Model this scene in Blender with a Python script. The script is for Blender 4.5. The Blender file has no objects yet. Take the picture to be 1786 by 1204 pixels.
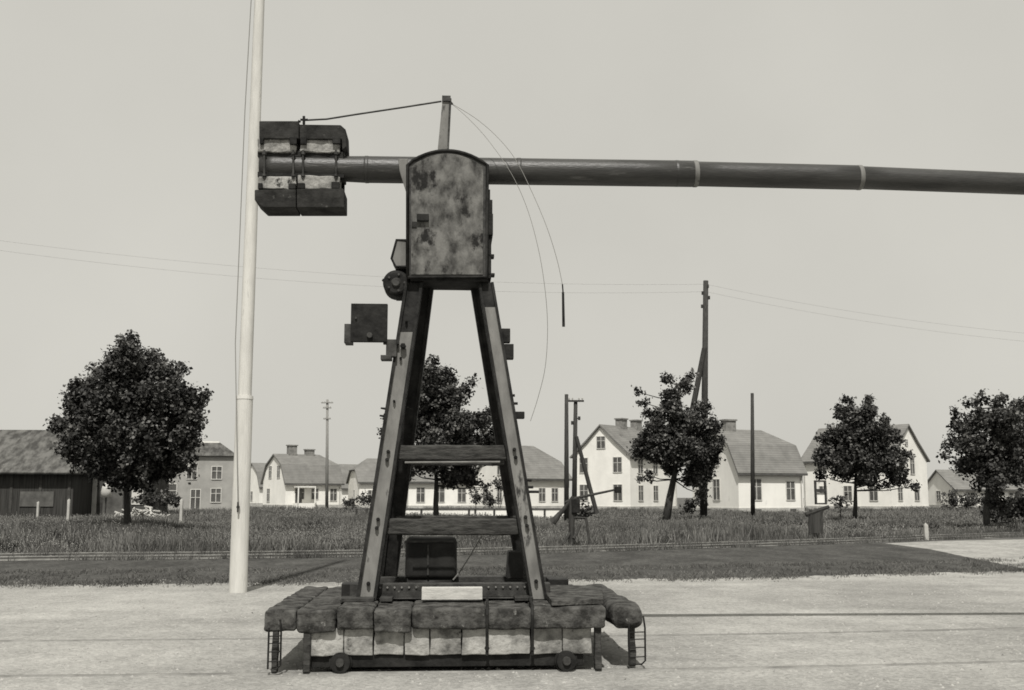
import bpy, math, random
import numpy as np
from mathutils import Vector, Matrix, noise
R = math.radians
random.seed(7)
SC = bpy.context.scene
COL = SC.collection

# ------------------------------------------------------------------ camera, sky, sun, exposure
F_PX, CU, CV, CAM_H = 1900.0, 893.0, 602.0, 1.5
PITCH = math.atan(0.14)
cam_d = bpy.data.cameras.new('camera'); cam = bpy.data.objects.new('camera', cam_d); COL.objects.link(cam)
cam.location = (0, 0, CAM_H); cam.rotation_euler = (R(90) + PITCH, 0, 0)
cam_d.sensor_width = 36; cam_d.lens = 36 * F_PX / 1786.0
cam_d.clip_start = 0.1; cam_d.clip_end = 9000
cam_d.dof.use_dof = True; cam_d.dof.focus_distance = 13.0; cam_d.dof.aperture_fstop = 9.0
SC.camera = cam

SUN_EL, SUN_AZ = R(56), R(2)             # behind the camera, a touch to its left
wd = bpy.data.worlds.new('World'); SC.world = wd; wd.use_nodes = True
nt = wd.node_tree; bg = nt.nodes['Background']
sky = nt.nodes.new('ShaderNodeTexSky'); sky.sky_type = 'NISHITA'; sky.sun_disc = False
sky.sun_elevation = SUN_EL; sky.sun_rotation = math.pi + SUN_AZ
sky.air_density = 1.0; sky.dust_density = 4.0; sky.ozone_density = 1.0
bw = nt.nodes.new('ShaderNodeRGBToBW'); nt.links.new(sky.outputs[0], bw.inputs[0])
mx = nt.nodes.new('ShaderNodeMix'); mx.data_type = 'RGBA'; mx.blend_type = 'MIX'
mx.inputs[0].default_value = 0.88        # a thick even veil over the clear sky
nt.links.new(bw.outputs[0], mx.inputs[6]); mx.inputs[7].default_value = (5.45, 5.4, 5.25, 1)
tcw = nt.nodes.new('ShaderNodeTexCoord'); nw = nt.nodes.new('ShaderNodeTexNoise'); nw.inputs['Scale'].default_value = 2.6; nw.inputs['Detail'].default_value = 5
nt.links.new(tcw.outputs['Generated'], nw.inputs['Vector'])
vr = nt.nodes.new('ShaderNodeMapRange'); vr.inputs[1].default_value = .3; vr.inputs[2].default_value = .7; vr.inputs[3].default_value = .94; vr.inputs[4].default_value = 1.05; nt.links.new(nw.outputs[0], vr.inputs[0])
vm = nt.nodes.new('ShaderNodeMix'); vm.data_type = 'RGBA'; vm.blend_type = 'MULTIPLY'; vm.inputs[0].default_value = 1
nt.links.new(mx.outputs[2], vm.inputs[6]); nt.links.new(vr.outputs[0], vm.inputs[7]); mx = vm
tint = nt.nodes.new('ShaderNodeMix'); tint.data_type = 'RGBA'; tint.blend_type = 'MULTIPLY'; tint.inputs[0].default_value = 1
nt.links.new(mx.outputs[2], tint.inputs[6]); tint.inputs[7].default_value = (1.0, 0.985, 0.925, 1)
nt.links.new(tint.outputs[2], bg.inputs[0]); bg.inputs[1].default_value = 0.12

sd = bpy.data.lights.new('sun', 'SUN'); sd.energy = 4.3; sd.angle = R(0.6); sd.color = (1, 0.97, 0.92)
sun = bpy.data.objects.new('sun', sd); COL.objects.link(sun)
to_sun = Vector((-math.sin(SUN_AZ) * math.cos(SUN_EL), -math.cos(SUN_AZ) * math.cos(SUN_EL), math.sin(SUN_EL)))
sun.rotation_euler = to_sun.to_track_quat('Z', 'Y').to_euler(); sun.location = (0, 0, 30)
SC.view_settings.view_transform = 'Standard'; SC.view_settings.look = 'None'
SC.view_settings.exposure = 0.0; SC.view_settings.gamma = 1
try: SC.cycles.filter_width = 1.7
except Exception: pass

# ------------------------------------------------------------------ geometry helpers
CP, SP = math.cos(PITCH), math.sin(PITCH)
def ray(u, v):
    x = (u - CU) / F_PX; y = (CV - v) / F_PX
    return Vector((x, CP - y * SP, SP + y * CP))
def P(u, v, Y):
    d = ray(u, v); t = Y / d.y
    return Vector((d.x * t, Y, CAM_H + d.z * t))
def G(u, v, z=0.0):
    d = ray(u, v); t = (z - CAM_H) / d.z
    return Vector((d.x * t, d.y * t, z))

class MB:
    def __init__(s): s.v = []; s.f = []; s.m = []
    def add(s, vs, fs, mi=0):
        o = len(s.v); s.v += [tuple(p) for p in vs]
        for f in fs: s.f.append(tuple(o + i for i in f)); s.m.append(mi)
        return s
    def box(s, x0, x1, y0, y1, z0, z1, mi=0):
        if x0 > x1: x0, x1 = x1, x0
        if y0 > y1: y0, y1 = y1, y0
        if z0 > z1: z0, z1 = z1, z0
        v = [(x0,y0,z0),(x1,y0,z0),(x1,y1,z0),(x0,y1,z0),(x0,y0,z1),(x1,y0,z1),(x1,y1,z1),(x0,y1,z1)]
        return s.add(v, [(0,3,2,1),(4,5,6,7),(0,1,5,4),(1,2,6,5),(2,3,7,6),(3,0,4,7)], mi)
    def prism(s, pts, y0, y1, mi=0, mf=None):        # polygon in x-z, counter-clockwise seen from -y
        n = len(pts)
        v = [(p[0], y0, p[1]) for p in pts] + [(p[0], y1, p[1]) for p in pts]
        s.add(v, [tuple(range(n))], mi if mf is None else mf)
        o = len(s.v) - 2 * n
        s.f.append(tuple(o + n + i for i in reversed(range(n)))); s.m.append(mi)
        for i in range(n):
            j = (i + 1) % n
            s.f.append((o + i, o + n + i, o + n + j, o + j)); s.m.append(mi)
        return s
    def tube(s, pts, rad, n=8, mi=0, cap=True):
        pts = [Vector(p) for p in pts]
        if not hasattr(rad, '__len__'): rad = [rad] * len(pts)
        o = len(s.v); prev = None
        for i, p in enumerate(pts):
            a = pts[max(i - 1, 0)]; b = pts[min(i + 1, len(pts) - 1)]
            d = (b - a)
            d = d.normalized() if d.length > 1e-9 else Vector((0, 0, 1))
            if prev is None:
                ref = Vector((0, 0, 1)) if abs(d.z) < .9 else Vector((0, 1, 0))
                x = d.cross(ref).normalized()
            else:
                x = (prev - d * prev.dot(d)).normalized()
            prev = x; y = d.cross(x)
            for k in range(n):
                t = 2 * math.pi * k / n
                s.v.append(tuple(p + (x * math.cos(t) + y * math.sin(t)) * rad[i]))
        for i in range(len(pts) - 1):
            for k in range(n):
                k2 = (k + 1) % n
                s.f.append((o + i*n + k, o + i*n + k2, o + (i+1)*n + k2, o + (i+1)*n + k)); s.m.append(mi)
        if cap:
            s.f.append(tuple(o + k for k in reversed(range(n)))); s.m.append(mi)
            e = o + (len(pts) - 1) * n
            s.f.append(tuple(e + k for k in range(n))); s.m.append(mi)
        return s
    def rbox(s, x0, x1, y0, y1, z0, z1, r, nseg=(6,6,3), jit=0.0, jsc=3.0, mi=0, seed=0.0):
        lo = Vector((min(x0,x1), min(y0,y1), min(z0,z1))); hi = Vector((max(x0,x1), max(y0,y1), max(z0,z1)))
        def coords(a, b, n):
            k = 4; c = [a + r * i / k for i in range(k)]
            c += [a + r + (b - a - 2*r) * i / n for i in range(n)]
            c += [b - r + r * i / k for i in range(k + 1)]
            return c
        C = [coords(lo[i], hi[i], nseg[i]) for i in range(3)]
        idx = {}
        def vid(i, j, k):
            key = (i, j, k)
            if key in idx: return idx[key]
            p = Vector((C[0][i], C[1][j], C[2][k]))
            q = Vector([min(max(p[a], lo[a] + r), hi[a] - r) for a in range(3)])
            d = p - q
            if d.length > 1e-9:
                # pick the rounded shell
                p = q + d.normalized() * r
            if jit:
                nz = noise.noise_vector((p + Vector((seed, seed*2.3, 0))) * jsc) * jit
                nz += noise.noise_vector((p + Vector((seed, 5, seed))) * jsc * 3.3) * jit * .5
                p = p + nz
            s.v.append(tuple(p)); idx[key] = len(s.v) - 1
            return idx[key]
        n = [len(c) - 1 for c in C]
        def q(a, b, c, d): s.f.append((a, b, c, d)); s.m.append(mi)
        for i in range(n[0]):
            for j in range(n[1]):
                q(vid(i,j,0), vid(i,j+1,0), vid(i+1,j+1,0), vid(i+1,j,0))
                q(vid(i,j,n[2]), vid(i+1,j,n[2]), vid(i+1,j+1,n[2]), vid(i,j+1,n[2]))
            for k in range(n[2]):
                q(vid(i,0,k), vid(i+1,0,k), vid(i+1,0,k+1), vid(i,0,k+1))
                q(vid(i,n[1],k), vid(i,n[1],k+1), vid(i+1,n[1],k+1), vid(i+1,n[1],k))
        for j in range(n[1]):
            for k in range(n[2]):
                q(vid(0,j,k), vid(0,j,k+1), vid(0,j+1,k+1), vid(0,j+1,k))
                q(vid(n[0],j,k), vid(n[0],j+1,k), vid(n[0],j+1,k+1), vid(n[0],j,k+1))
        return s
    def build(s, name, mats, parent=None, smooth=False, bevel=0.0):
        me = bpy.data.meshes.new(name); me.from_pydata(s.v, [], s.f)
        if not isinstance(mats, (list, tuple)): mats = [mats]
        for m in mats: me.materials.append(m)
        me.polygons.foreach_set('material_index', s.m)
        if smooth: me.polygons.foreach_set('use_smooth', [True] * len(s.f))
        me.update()
        o = bpy.data.objects.new(name, me); COL.objects.link(o)
        if parent: o.parent = parent
        if bevel:
            b = o.modifiers.new('bevel', 'BEVEL'); b.width = bevel; b.segments = 2; b.limit_method = 'ANGLE'; b.angle_limit = R(40)
        if smooth: 
            pass
        return o

def tag(o, label=None, cat=None, group=None, kind=None):
    if label: o['label'] = label
    if cat: o['category'] = cat
    if group: o['group'] = group
    if kind: o['kind'] = kind
    return o
def empty(name, loc=(0,0,0), rz=0, label=None, cat=None, group=None):
    o = bpy.data.objects.new(name, None); COL.objects.link(o)
    o.empty_display_size = .3
    o.location = loc; o.rotation_euler = (0, 0, rz)
    tag(o, label, cat, group); return o
def np_mesh(name, verts, nper, mats, matidx, parent=None):
    me = bpy.data.meshes.new(name); nv = len(verts); nf = nv // nper
    me.vertices.add(nv); me.vertices.foreach_set('co', verts.astype(np.float32).ravel())
    me.loops.add(nv); me.loops.foreach_set('vertex_index', np.arange(nv, dtype=np.int32))
    me.polygons.add(nf); me.polygons.foreach_set('loop_start', np.arange(0, nv, nper, dtype=np.int32))
    for m in mats: me.materials.append(m)
    me.polygons.foreach_set('material_index', matidx.astype(np.int32))
    me.update(calc_edges=True); me.validate()
    o = bpy.data.objects.new(name, me); COL.objects.link(o)
    if parent: o.parent = parent
    return o

# ------------------------------------------------------------------ materials (a grey, faintly warm world)
def gcol(g, w=1.0): return (g * (1 + .015 * w), g, g * (1 - .06 * w), 1)
def mat(name, g, g2=None, scale=4.0, rough=.8, metal=0.0, bump=0.0, bscale=None, lo=.35, hi=.65, detail=8, stretch=(1,1,1), spots=None, spec=.3):
    m = bpy.data.materials.new(name); m.use_nodes = True; t = m.node_tree; N = t.nodes; L = t.links
    b = N['Principled BSDF']; b.inputs['Roughness'].default_value = rough; b.inputs['Metallic'].default_value = metal
    b.inputs['Specular IOR Level'].default_value = spec
    tc = N.new('ShaderNodeTexCoord'); mp = N.new('ShaderNodeMapping'); mp.inputs['Scale'].default_value = stretch
    L.new(tc.outputs['Object'], mp.inputs['Vector'])
    b.inputs['Base Color'].default_value = gcol(g)
    out = None
    if g2 is not None:
        n = N.new('ShaderNodeTexNoise'); n.inputs['Scale'].default_value = scale; n.inputs['Detail'].default_value = detail; n.inputs['Roughness'].default_value = .65
        L.new(mp.outputs[0], n.inputs['Vector'])
        cr = N.new('ShaderNodeValToRGB'); cr.color_ramp.elements[0].position = lo; cr.color_ramp.elements[1].position = hi
        cr.color_ramp.elements[0].color = gcol(g); cr.color_ramp.elements[1].color = gcol(g2)
        L.new(n.outputs[0], cr.inputs[0]); out = cr.outputs[0]
        if spots:                                     # (value, scale, threshold): worn patches with a shape of their own
            n2 = N.new('ShaderNodeTexNoise'); n2.inputs['Scale'].default_value = spots[1]; n2.inputs['Detail'].default_value = 10; n2.inputs['Roughness'].default_value = .7
            L.new(mp.outputs[0], n2.inputs['Vector'])
            c2 = N.new('ShaderNodeValToRGB'); c2.color_ramp.elements[0].position = spots[2]; c2.color_ramp.elements[1].position = spots[2] + .07
            L.new(n2.outputs[0], c2.inputs[0])
            mm = N.new('ShaderNodeMix'); mm.data_type = 'RGBA'; L.new(c2.outputs[0], mm.inputs[0]); L.new(out, mm.inputs[6]); mm.inputs[7].default_value = gcol(spots[0])
            out = mm.outputs[2]
        L.new(out, b.inputs['Base Color'])
    if bump:
        nb = N.new('ShaderNodeTexNoise'); nb.inputs['Scale'].default_value = bscale or scale * 4; nb.inputs['Detail'].default_value = 6
        L.new(mp.outputs[0], nb.inputs['Vector'])
        bp = N.new('ShaderNodeBump'); bp.inputs['Strength'].default_value = bump; bp.inputs['Distance'].default_value = .02
        L.new(nb.outputs[0], bp.inputs['Height']); L.new(bp.outputs[0], b.inputs['Normal'])
    return m

M = {}
M['soil'] = mat('soil', .06, .13, .6, bump=.4, bscale=30, spec=.1)
M['gravel'] = mat('gravel', .26, .33, .9, rough=.95, bump=.7, bscale=34, lo=.3, hi=.7, detail=14, spots=(.19, 5, .62), spec=.1)
M['road'] = mat('pale_road', .24, .34, .8, rough=.95, bump=.5, bscale=30, spots=(.18, 7, .62), spec=.1)
M['dark_ground'] = mat('dark_ground', .045, .078, 1.1, rough=.95, bump=.9, bscale=16, detail=15, lo=.38, hi=.62, stretch=(1,.45,1), spots=(.12, 12, .64), spec=.1)  # dark mottled strip between yard and track
M['dark_iron'] = mat('dark_iron', .008, .028, 7, rough=.7, bump=.3, spots=(.09, 9, .66), spec=.12)
M['iron'] = mat('iron', .020, .06, 9, rough=.6, bump=.25, spots=(.13, 14, .62), spec=.2)
M['leg_face'] = mat('leg_face_paint', .09, .22, 5, rough=.65, bump=.2, lo=.3, hi=.7, detail=14, spots=(.03, 5, .58), stretch=(1,1,.35), spec=.2)
M['panel'] = mat('worn_panel_paint', .030, .165, 6.5, rough=.75, bump=.35, lo=.34, hi=.62, detail=15, spots=(.016, 3.6, .555), stretch=(1.2,1,.8), spec=.12)
M['pipe'] = mat('pipe_paint', .022, .065, 3, rough=.40, bump=.2, bscale=30, lo=.3, hi=.75, detail=14, stretch=(.5,3,3), spec=.35, spots=(.10, 3.4, .62))
M['wgt_dark'] = mat('tarred_weight', .014, .045, 5, rough=.85, bump=.5, bscale=24, spots=(.10, 11, .62), spec=.1)
M['wgt_pale'] = mat('bare_cement', .12, .40, 7, rough=.9, bump=.6, bscale=30, spots=(.03, 7, .57), spec=.1)
M['slab'] = mat('weathered_slab', .030, .095, 7, rough=.95, bump=1.0, bscale=26, detail=15, lo=.4, hi=.60, spots=(.22, 11, .61), spec=.06)
M['curb'] = mat('whitewashed_curb', .10, .36, 4.5, rough=.9, bump=.8, bscale=22, lo=.34, hi=.60, detail=15, spots=(.05, 5, .60), spec=.1)
M['timber'] = mat('old_timber', .022, .075, 5, rough=.85, bump=.5, stretch=(1.4,6,8), spots=(.25, 4, .67), spec=.1)
M['plank']   = mat('bare_plank', .38, .55, 9, rough=.85, bump=.3, stretch=(1,6,6))
M['box_iron'] = mat('box_iron', .010, .026, 4, rough=.55, bump=.2, spots=(.06, 9, .68), spec=.18)
M['wire'] = mat('wire', .22)
M['wire_far']= mat('wire_far', .22)
M['white'] = mat('white_paint', .46, .60, 3, rough=.75, stretch=(2,2,.35), bump=.2, detail=14, spots=(.38,3,.60), spec=.1)
M['pole'] = mat('pole_wood', .025, .065, 6, rough=.85, stretch=(6,6,.6), bump=.3, spec=.1)
M['pole_hazed']= mat('hazed_pole_wood', .16, .25, 6, rough=.85, stretch=(6,6,.6))  # distance haze put into the far pole's colour as a lighter grey
M['rail'] = mat('rail_steel', .14, .26, 3, rough=.9, spec=.1)
M['rail_top']= mat('rail_head', .34, .48, 5, rough=.4)
M['plaster'] = mat('pale_plaster', .74, .84, .7, rough=.9, bump=.2, bscale=8, spots=(.66, .9, .64), spec=.1)
M['plaster2'] = mat('cream_plaster', .72, .82, .5, rough=.9, bump=.2, bscale=8, spots=(.62, 1.1, .62), stretch=(1,1,.5), spec=.1)
M['plinth']  = mat('plinth_cement', .34, .48, 1.5, rough=.9)
M['tile'] = mat('roof_tile', .14, .20, .9, rough=.85, detail=12, spots=(.11, .8, .62))
M['trim'] = mat('roof_trim', .06, .10, 2)
M['brick']   = mat('chimney_brick', .14, .26, 3)
M['glass'] = mat('window_glass', .06, .13, 1.1, rough=.2, spec=.3)
M['frame']   = mat('window_frame', .50, .58, 2)
M['barn_roof'] = mat('barn_roof', .05, .13, .9, rough=.9, detail=12, lo=.4, hi=.6, stretch=(2,1,1), spots=(.22, 1.3, .64), spec=.1)
M['barn_wall'] = mat('barn_boards', .025, .065, 1.5, rough=.9, stretch=(7,7,.3), spec=.08)
M['shed'] = mat('dark_shed', .035, .085, 1.5, rough=.9, detail=10, spec=.08)
M['factory'] = mat('grey_render', .27, .36, .7, rough=.9)
M['bark']    = mat('bark', .035, .07, 9, rough=.95, stretch=(3,3,.6), bump=.6)
M['leaf_a'] = mat('leaf_dark', .016, .034, 1.2, rough=.6, spec=.2)
M['leaf_b'] = mat('leaf_mid', .040, .066, 1.2, rough=.55, spec=.25)
M['leaf_c'] = mat('leaf_pale', .090, .14, 1.2, rough=.5, spec=.3)
M['g1'] = mat('grass_dark', .040, .095, .25, rough=.85, detail=6, lo=.4, hi=.6, spec=.1)
M['g2'] = mat('grass_mid', .095, .19, .25, rough=.85, detail=6, lo=.4, hi=.6, spec=.1)
M['g3'] = mat('grass_pale', .18, .30, .2, rough=.85, detail=3, spec=.1)
# tile courses: a brick pattern on the roofs, running with the slope
def add_courses(m, sc=(1,1,1)):
    t = m.node_tree; N = t.nodes; L = t.links; b = N['Principled BSDF']
    src = b.inputs['Base Color'].links[0].from_socket
    w = N.new('ShaderNodeTexWave'); w.wave_type = 'BANDS'; w.bands_direction = 'Z'; w.inputs['Scale'].default_value = 1.5; w.inputs['Distortion'].default_value = .6; w.inputs['Detail'].default_value = 2
    tc = N.new('ShaderNodeTexCoord'); L.new(tc.outputs['Object'], w.inputs['Vector'])
    mr = N.new('ShaderNodeMapRange'); mr.inputs[3].default_value = .82; mr.inputs[4].default_value = 1.06; L.new(w.outputs[1], mr.inputs[0])
    mm = N.new('ShaderNodeMix'); mm.data_type = 'RGBA'; mm.blend_type = 'MULTIPLY'; mm.inputs[0].default_value = 1
    L.new(src, mm.inputs[6]); L.new(mr.outputs[0], mm.inputs[7]); L.new(mm.outputs[2], b.inputs['Base Color'])
add_courses(M['tile'])
# blocks of darker pointing on the chimneys stay plain; stones on the gravel
def add_stones(m, scale, dark, light):
    t = m.node_tree; N = t.nodes; L = t.links; b = N['Principled BSDF']
    src = b.inputs['Base Color'].links[0].from_socket
    tc = N.new('ShaderNodeTexCoord')
    v = N.new('ShaderNodeTexVoronoi'); v.inputs['Scale'].default_value = scale; L.new(tc.outputs['Object'], v.inputs['Vector'])
    s = N.new('ShaderNodeSeparateColor'); L.new(v.outputs['Color'], s.inputs[0])
    mr = N.new('ShaderNodeMapRange'); mr.inputs[3].default_value = dark; mr.inputs[4].default_value = light; L.new(s.outputs[0], mr.inputs[0])
    mm = N.new('ShaderNodeMix'); mm.data_type = 'RGBA'; mm.blend_type = 'MULTIPLY'; mm.inputs[0].default_value = 1
    L.new(src, mm.inputs[6]); L.new(mr.outputs[0], mm.inputs[7]); L.new(mm.outputs[2], b.inputs['Base Color'])
def add_ruts(m):
    t = m.node_tree; N = t.nodes; L = t.links; b = N['Principled BSDF']
    src = b.inputs['Base Color'].links[0].from_socket
    tc = N.new('ShaderNodeTexCoord')
    for sc, lo, hi, a, c in (((.12, .9, 1), .90, 1.05, .42, .60), ((.35, .22, 1), .84, 1.10, .38, .62), ((2.5, 1.6, 1), .95, 1.04, .38, .60), ((7, 4.5, 1), .96, 1.04, .38, .62)):
        mp = N.new('ShaderNodeMapping'); mp.inputs['Scale'].default_value = sc; mp.inputs['Rotation'].default_value = (0, 0, R(-5)); L.new(tc.outputs['Object'], mp.inputs[0])
        n = N.new('ShaderNodeTexNoise'); n.inputs['Scale'].default_value = 1; n.inputs['Detail'].default_value = 6; L.new(mp.outputs[0], n.inputs['Vector'])
        mr = N.new('ShaderNodeMapRange'); mr.inputs[1].default_value = a; mr.inputs[2].default_value = c; mr.inputs[3].default_value = lo; mr.inputs[4].default_value = hi; L.new(n.outputs[0], mr.inputs[0])
        mm = N.new('ShaderNodeMix'); mm.data_type = 'RGBA'; mm.blend_type = 'MULTIPLY'; mm.inputs[0].default_value = 1
        L.new(src, mm.inputs[6]); L.new(mr.outputs[0], mm.inputs[7]); src = mm.outputs[2]
    L.new(src, b.inputs['Base Color'])
add_stones(M['gravel'], 34, .80, 1.18); add_ruts(M['gravel']); add_stones(M['road'], 9, .8, 1.2); add_stones(M['dark_ground'], 18, .6, 1.4)

# ------------------------------------------------------------------ ground, yard, strip, road
def sheet(name, pts, z, m, label=None):
    mb = MB(); mb.add([(p[0], p[1], z) for p in pts], [tuple(range(len(pts)))])
    o = mb.build(name, m); tag(o, kind='structure'); return o
gb = MB(); nn = 24
for j in range(nn + 1):
    for i in range(nn + 1): gb.v.append((-3000 + 6000 * i / nn, -400 + 6400 * j / nn, 0))
for j in range(nn):
    for i in range(nn):
        a = j * (nn + 1) + i; gb.f.append((a, a + 1, a + nn + 2, a + nn + 1)); gb.m.append(0)
tag(gb.build('ground', M['soil']), kind='structure')

def line_pts(pix, n=40, jit=0.0, seed=1):
    rnd = random.Random(seed); q = [G(u, v) for u, v in pix]; out = []
    d = [0]
    for a, b in zip(q, q[1:]): d.append(d[-1] + (b - a).length)
    for k in range(n + 1):
        s = d[-1] * k / n; i = 0
        while i < len(q) - 2 and s > d[i + 1]: i += 1
        t = (s - d[i]) / (d[i + 1] - d[i]); p = q[i].lerp(q[i + 1], t)
        out.append(p + Vector((0, rnd.uniform(-jit, jit), 0)))
    return out
TRK = [(-330, 986), (30, 978), (440, 974), (900, 966), (1300, 954), (1500, 947), (1786, 936), (2200, 921)]
YARD = [(-330, 1023), (30, 1021), (440, 1018), (900, 1014), (1300, 1008), (1786, 996), (2200, 985)]
yd = line_pts(YARD, 420, .16, 3)
sheet('yard', [(14, -6), (-14, -6)][::-1] + [(30, 4)] + list(reversed([(p.x, p.y) for p in yd])) + [(-30, 4)], .008, M['gravel'])
top = line_pts([(-330, 984), (30, 976), (440, 972), (900, 964), (1300, 953), (1535, 947)], 60, .03, 4)
wedge = line_pts([(1535, 947), (1620, 958), (1700, 975), (1786, 992), (1830, 1003)], 160, .28, 5)
bot = line_pts([(-330, 1026), (30, 1024), (440, 1021), (900, 1017), (1300, 1011), (1786, 999), (1830, 1003)], 60, .0, 6)
sheet('dark_strip', [(p.x, p.y) for p in bot[:-1]] + [(p.x, p.y) for p in reversed(wedge)] + [(p.x, p.y) for p in reversed(top[:-1])], .004, M['dark_ground'])
rl = [G(1500, 950), G(1560, 961), G(1786, 1006), G(2200, 1006), G(2200, 930), G(1786, 941), G(1640, 944)]
sheet('road', [(p.x, p.y) for p in rl], .002, M['road'])

# pebbles lying on the yard (uncountable)
def pebbles():
    rs = np.random.RandomState(5); n = 5200; vs = []
    th = np.linspace(0, 2 * np.pi, 6)[:-1]
    n = 9000; ys = 6.5 + 14 * rs.rand(n) ** 1.3; xs = (rs.rand(n) - .5) * 1.25 * ys; 
    r = .006 + .016 * rs.rand(n) ** 3
    V = []
    for i in range(n):
        c = np.array([xs[i], ys[i], .008]); ring = np.stack([np.cos(th + i) * r[i], np.sin(th + i) * r[i] * .8, np.zeros(5)], 1) + c
        tp = c + np.array([0, 0, r[i] * .8])
        for k in range(5): V += [ring[k], ring[(k + 1) % 5], tp]
    V = np.array(V)
    o = np_mesh('pebbles', V, 3, [M['road'], M['wgt_pale']], (np.arange(len(V) // 3) // 5) % 7 == 0)
    tag(o, 'small loose stones scattered over the pale gravel yard', 'gravel', kind='stuff')
pebbles()

# ------------------------------------------------------------------ railway tracks
def rail_mesh(path, w=.035, h=.06):
    mb = MB(); pts = [Vector(p) for p in path]
    prof = [(-w*1.5, .006), (w*1.5, .006), (w*.5, .02), (w*.5, h*.65), (w, h*.75), (w, h), (-w, h), (-w, h*.75), (-w*.5, h*.65), (-w*.5, .02)]
    n = len(prof)
    for i, p in enumerate(pts):
        d = (pts[min(i+1, len(pts)-1)] - pts[max(i-1, 0)]).normalized(); s = Vector((-d.y, d.x, 0))
        for a, z in prof: mb.v.append((p.x + s.x*a, p.y + s.y*a, z))
    for i in range(len(pts) - 1):
        for k in range(n):
            k2 = (k + 1) % n
            mb.f.append((i*n+k, (i+1)*n+k, (i+1)*n+k2, i*n+k2)); mb.m.append(1 if k == 5 else 0)
    return mb
def smooth_path(pix, n=40):
    q = [G(u, v) for u, v in pix]; out = []
    for i in range(len(q) - 1):
        p0 = q[max(i-1,0)]; p1 = q[i]; p2 = q[i+1]; p3 = q[min(i+2, len(q)-1)]
        for k in range(n // (len(q)-1) + 1):
            t = k / (n // (len(q)-1) + 1)
            out.append(.5*((2*p1)+(-p0+p2)*t+(2*p0-5*p1+4*p2-p3)*t*t+(-p0+3*p1-3*p2+p3)*t**3))
    out.append(q[-1]); return out
t1 = empty('railway_track', G(0, 978), 0, 'far railway track along the edge of the tall grass behind the dark strip', 'railway track')
def local(path, root): return [Vector(p) - root.location for p in path]
fp = smooth_path(TRK)
rail_mesh(local(fp, t1), .035, .10).build('rail', [M['rail'], M['rail_top']], t1)
rail_mesh(local([p + Vector((-.05, 1.45, 0)) for p in fp], t1), .035, .11).build('rail', [M['rail'], M['rail_top']], t1)
t2 = empty('railway_track', (-.5, 10.8, 0), 0, 'near wide track of two rails set in gravel under the crane base', 'railway track')
# the crane's own wide-gauge track bends away to the right
def crane_rail(y0, x):
    return y0 + .062 * x + .013 * max(0, x) ** 2
for y0 in (9.72, 12.05):
    pth = [Vector((x * .5, crane_rail(y0, x * .5), .005)) for x in range(-40, 50)]
    rail_mesh(local(pth, t2), .024, .014).build('rail', [M['rail'], M['rail']], t2)

# ------------------------------------------------------------------ THE CRANE
RZ = R(3.2)
crane = empty('boom_crane', (-.56, 10.9, 0), RZ, 'tall dark boom crane with steel A-frame, worn cabinet and long horizontal pipe boom', 'crane')
MI = Matrix.LocRotScale(crane.location, crane.rotation_euler, None).inverted()
OC = MI @ Vector((0, 0, CAM_H)); RI = MI.to_3x3()
def L(u, v, y):                      # point of the crane's own frame seen at u, v on its plane y
    d = RI @ ray(u, v); t = (y - OC.y) / d.y
    return OC + d * t
def LX(u, y, v=900): return L(u, v, y).x
def LZ(v, y, u=790): return L(u, v, y).z
YF, YB = -1.28, 1.25

# undercarriage and wheels
ub = MB()
ub.box(LX(548, -1.18), LX(1015, -1.18), -1.18, -1.0, .05, .152); ub.box(LX(548, -1.12), LX(1015, -1.12), 1.0, 1.12, .07, .15)
for u in (560, 700, 850, 1000): x = LX(u, -1.12); ub.box(x - .05, x + .05, -.998, .998, .08, .145)
ub.build('undercarriage', M['dark_iron'], crane, bevel=.006)
def wheel(x, y):
    mb = MB(); mb.tube([(x, y - .035, .10), (x, y + .02, .10)], .085, 28); mb.tube([(x, y + .02, .10), (x, y + .045, .10)], .10, 28)
    w = mb.build('wheel', M['dark_iron'], crane)
    h = MB(); h.tube([(x, y - .06, .10), (x, y - .035, .10)], [.032, .04], 16); h.build('wheel_hub', M['iron'], w)
for u in (600, 985):
    for y in (-1.22, 1.17): wheel(LX(u, -1.17), y)
# curb: whitewashed blocks with seams
curb = MB(); YK = -1.215; js = [546, 604, 655, 708, 752, 806, 850, 925, 980, 1030]
for i, (a, b) in enumerate(zip(js, js[1:])):
    xa, xb = LX(a, YK), LX(b, YK); j = .008 * ((i * 37) % 5 - 2) / 2
    curb.rbox(xa + .004, xb - .004, YK + j, -.8, .155, .385, .010, (5, 3, 4), .008, 6, seed=i * 3.1)
curb.rbox(LX(546, -1.14), LX(546, -1.14) + .3, -.79, 1.1, .155, .385, .02, (3, 8, 3), .01, 6)
curb.rbox(LX(1030, -1.14) - .3, LX(1030, -1.14), -.79, 1.1, .155, .385, .02, (3, 8, 3), .01, 6)
curb.rbox(LX(560, -1.14), LX(1015, -1.14), 1.12, 1.2, .155, .385, .02, (8, 3, 3), .01, 6)
curb.build('curb_blocks', M['curb'], crane, smooth=True)
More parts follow.
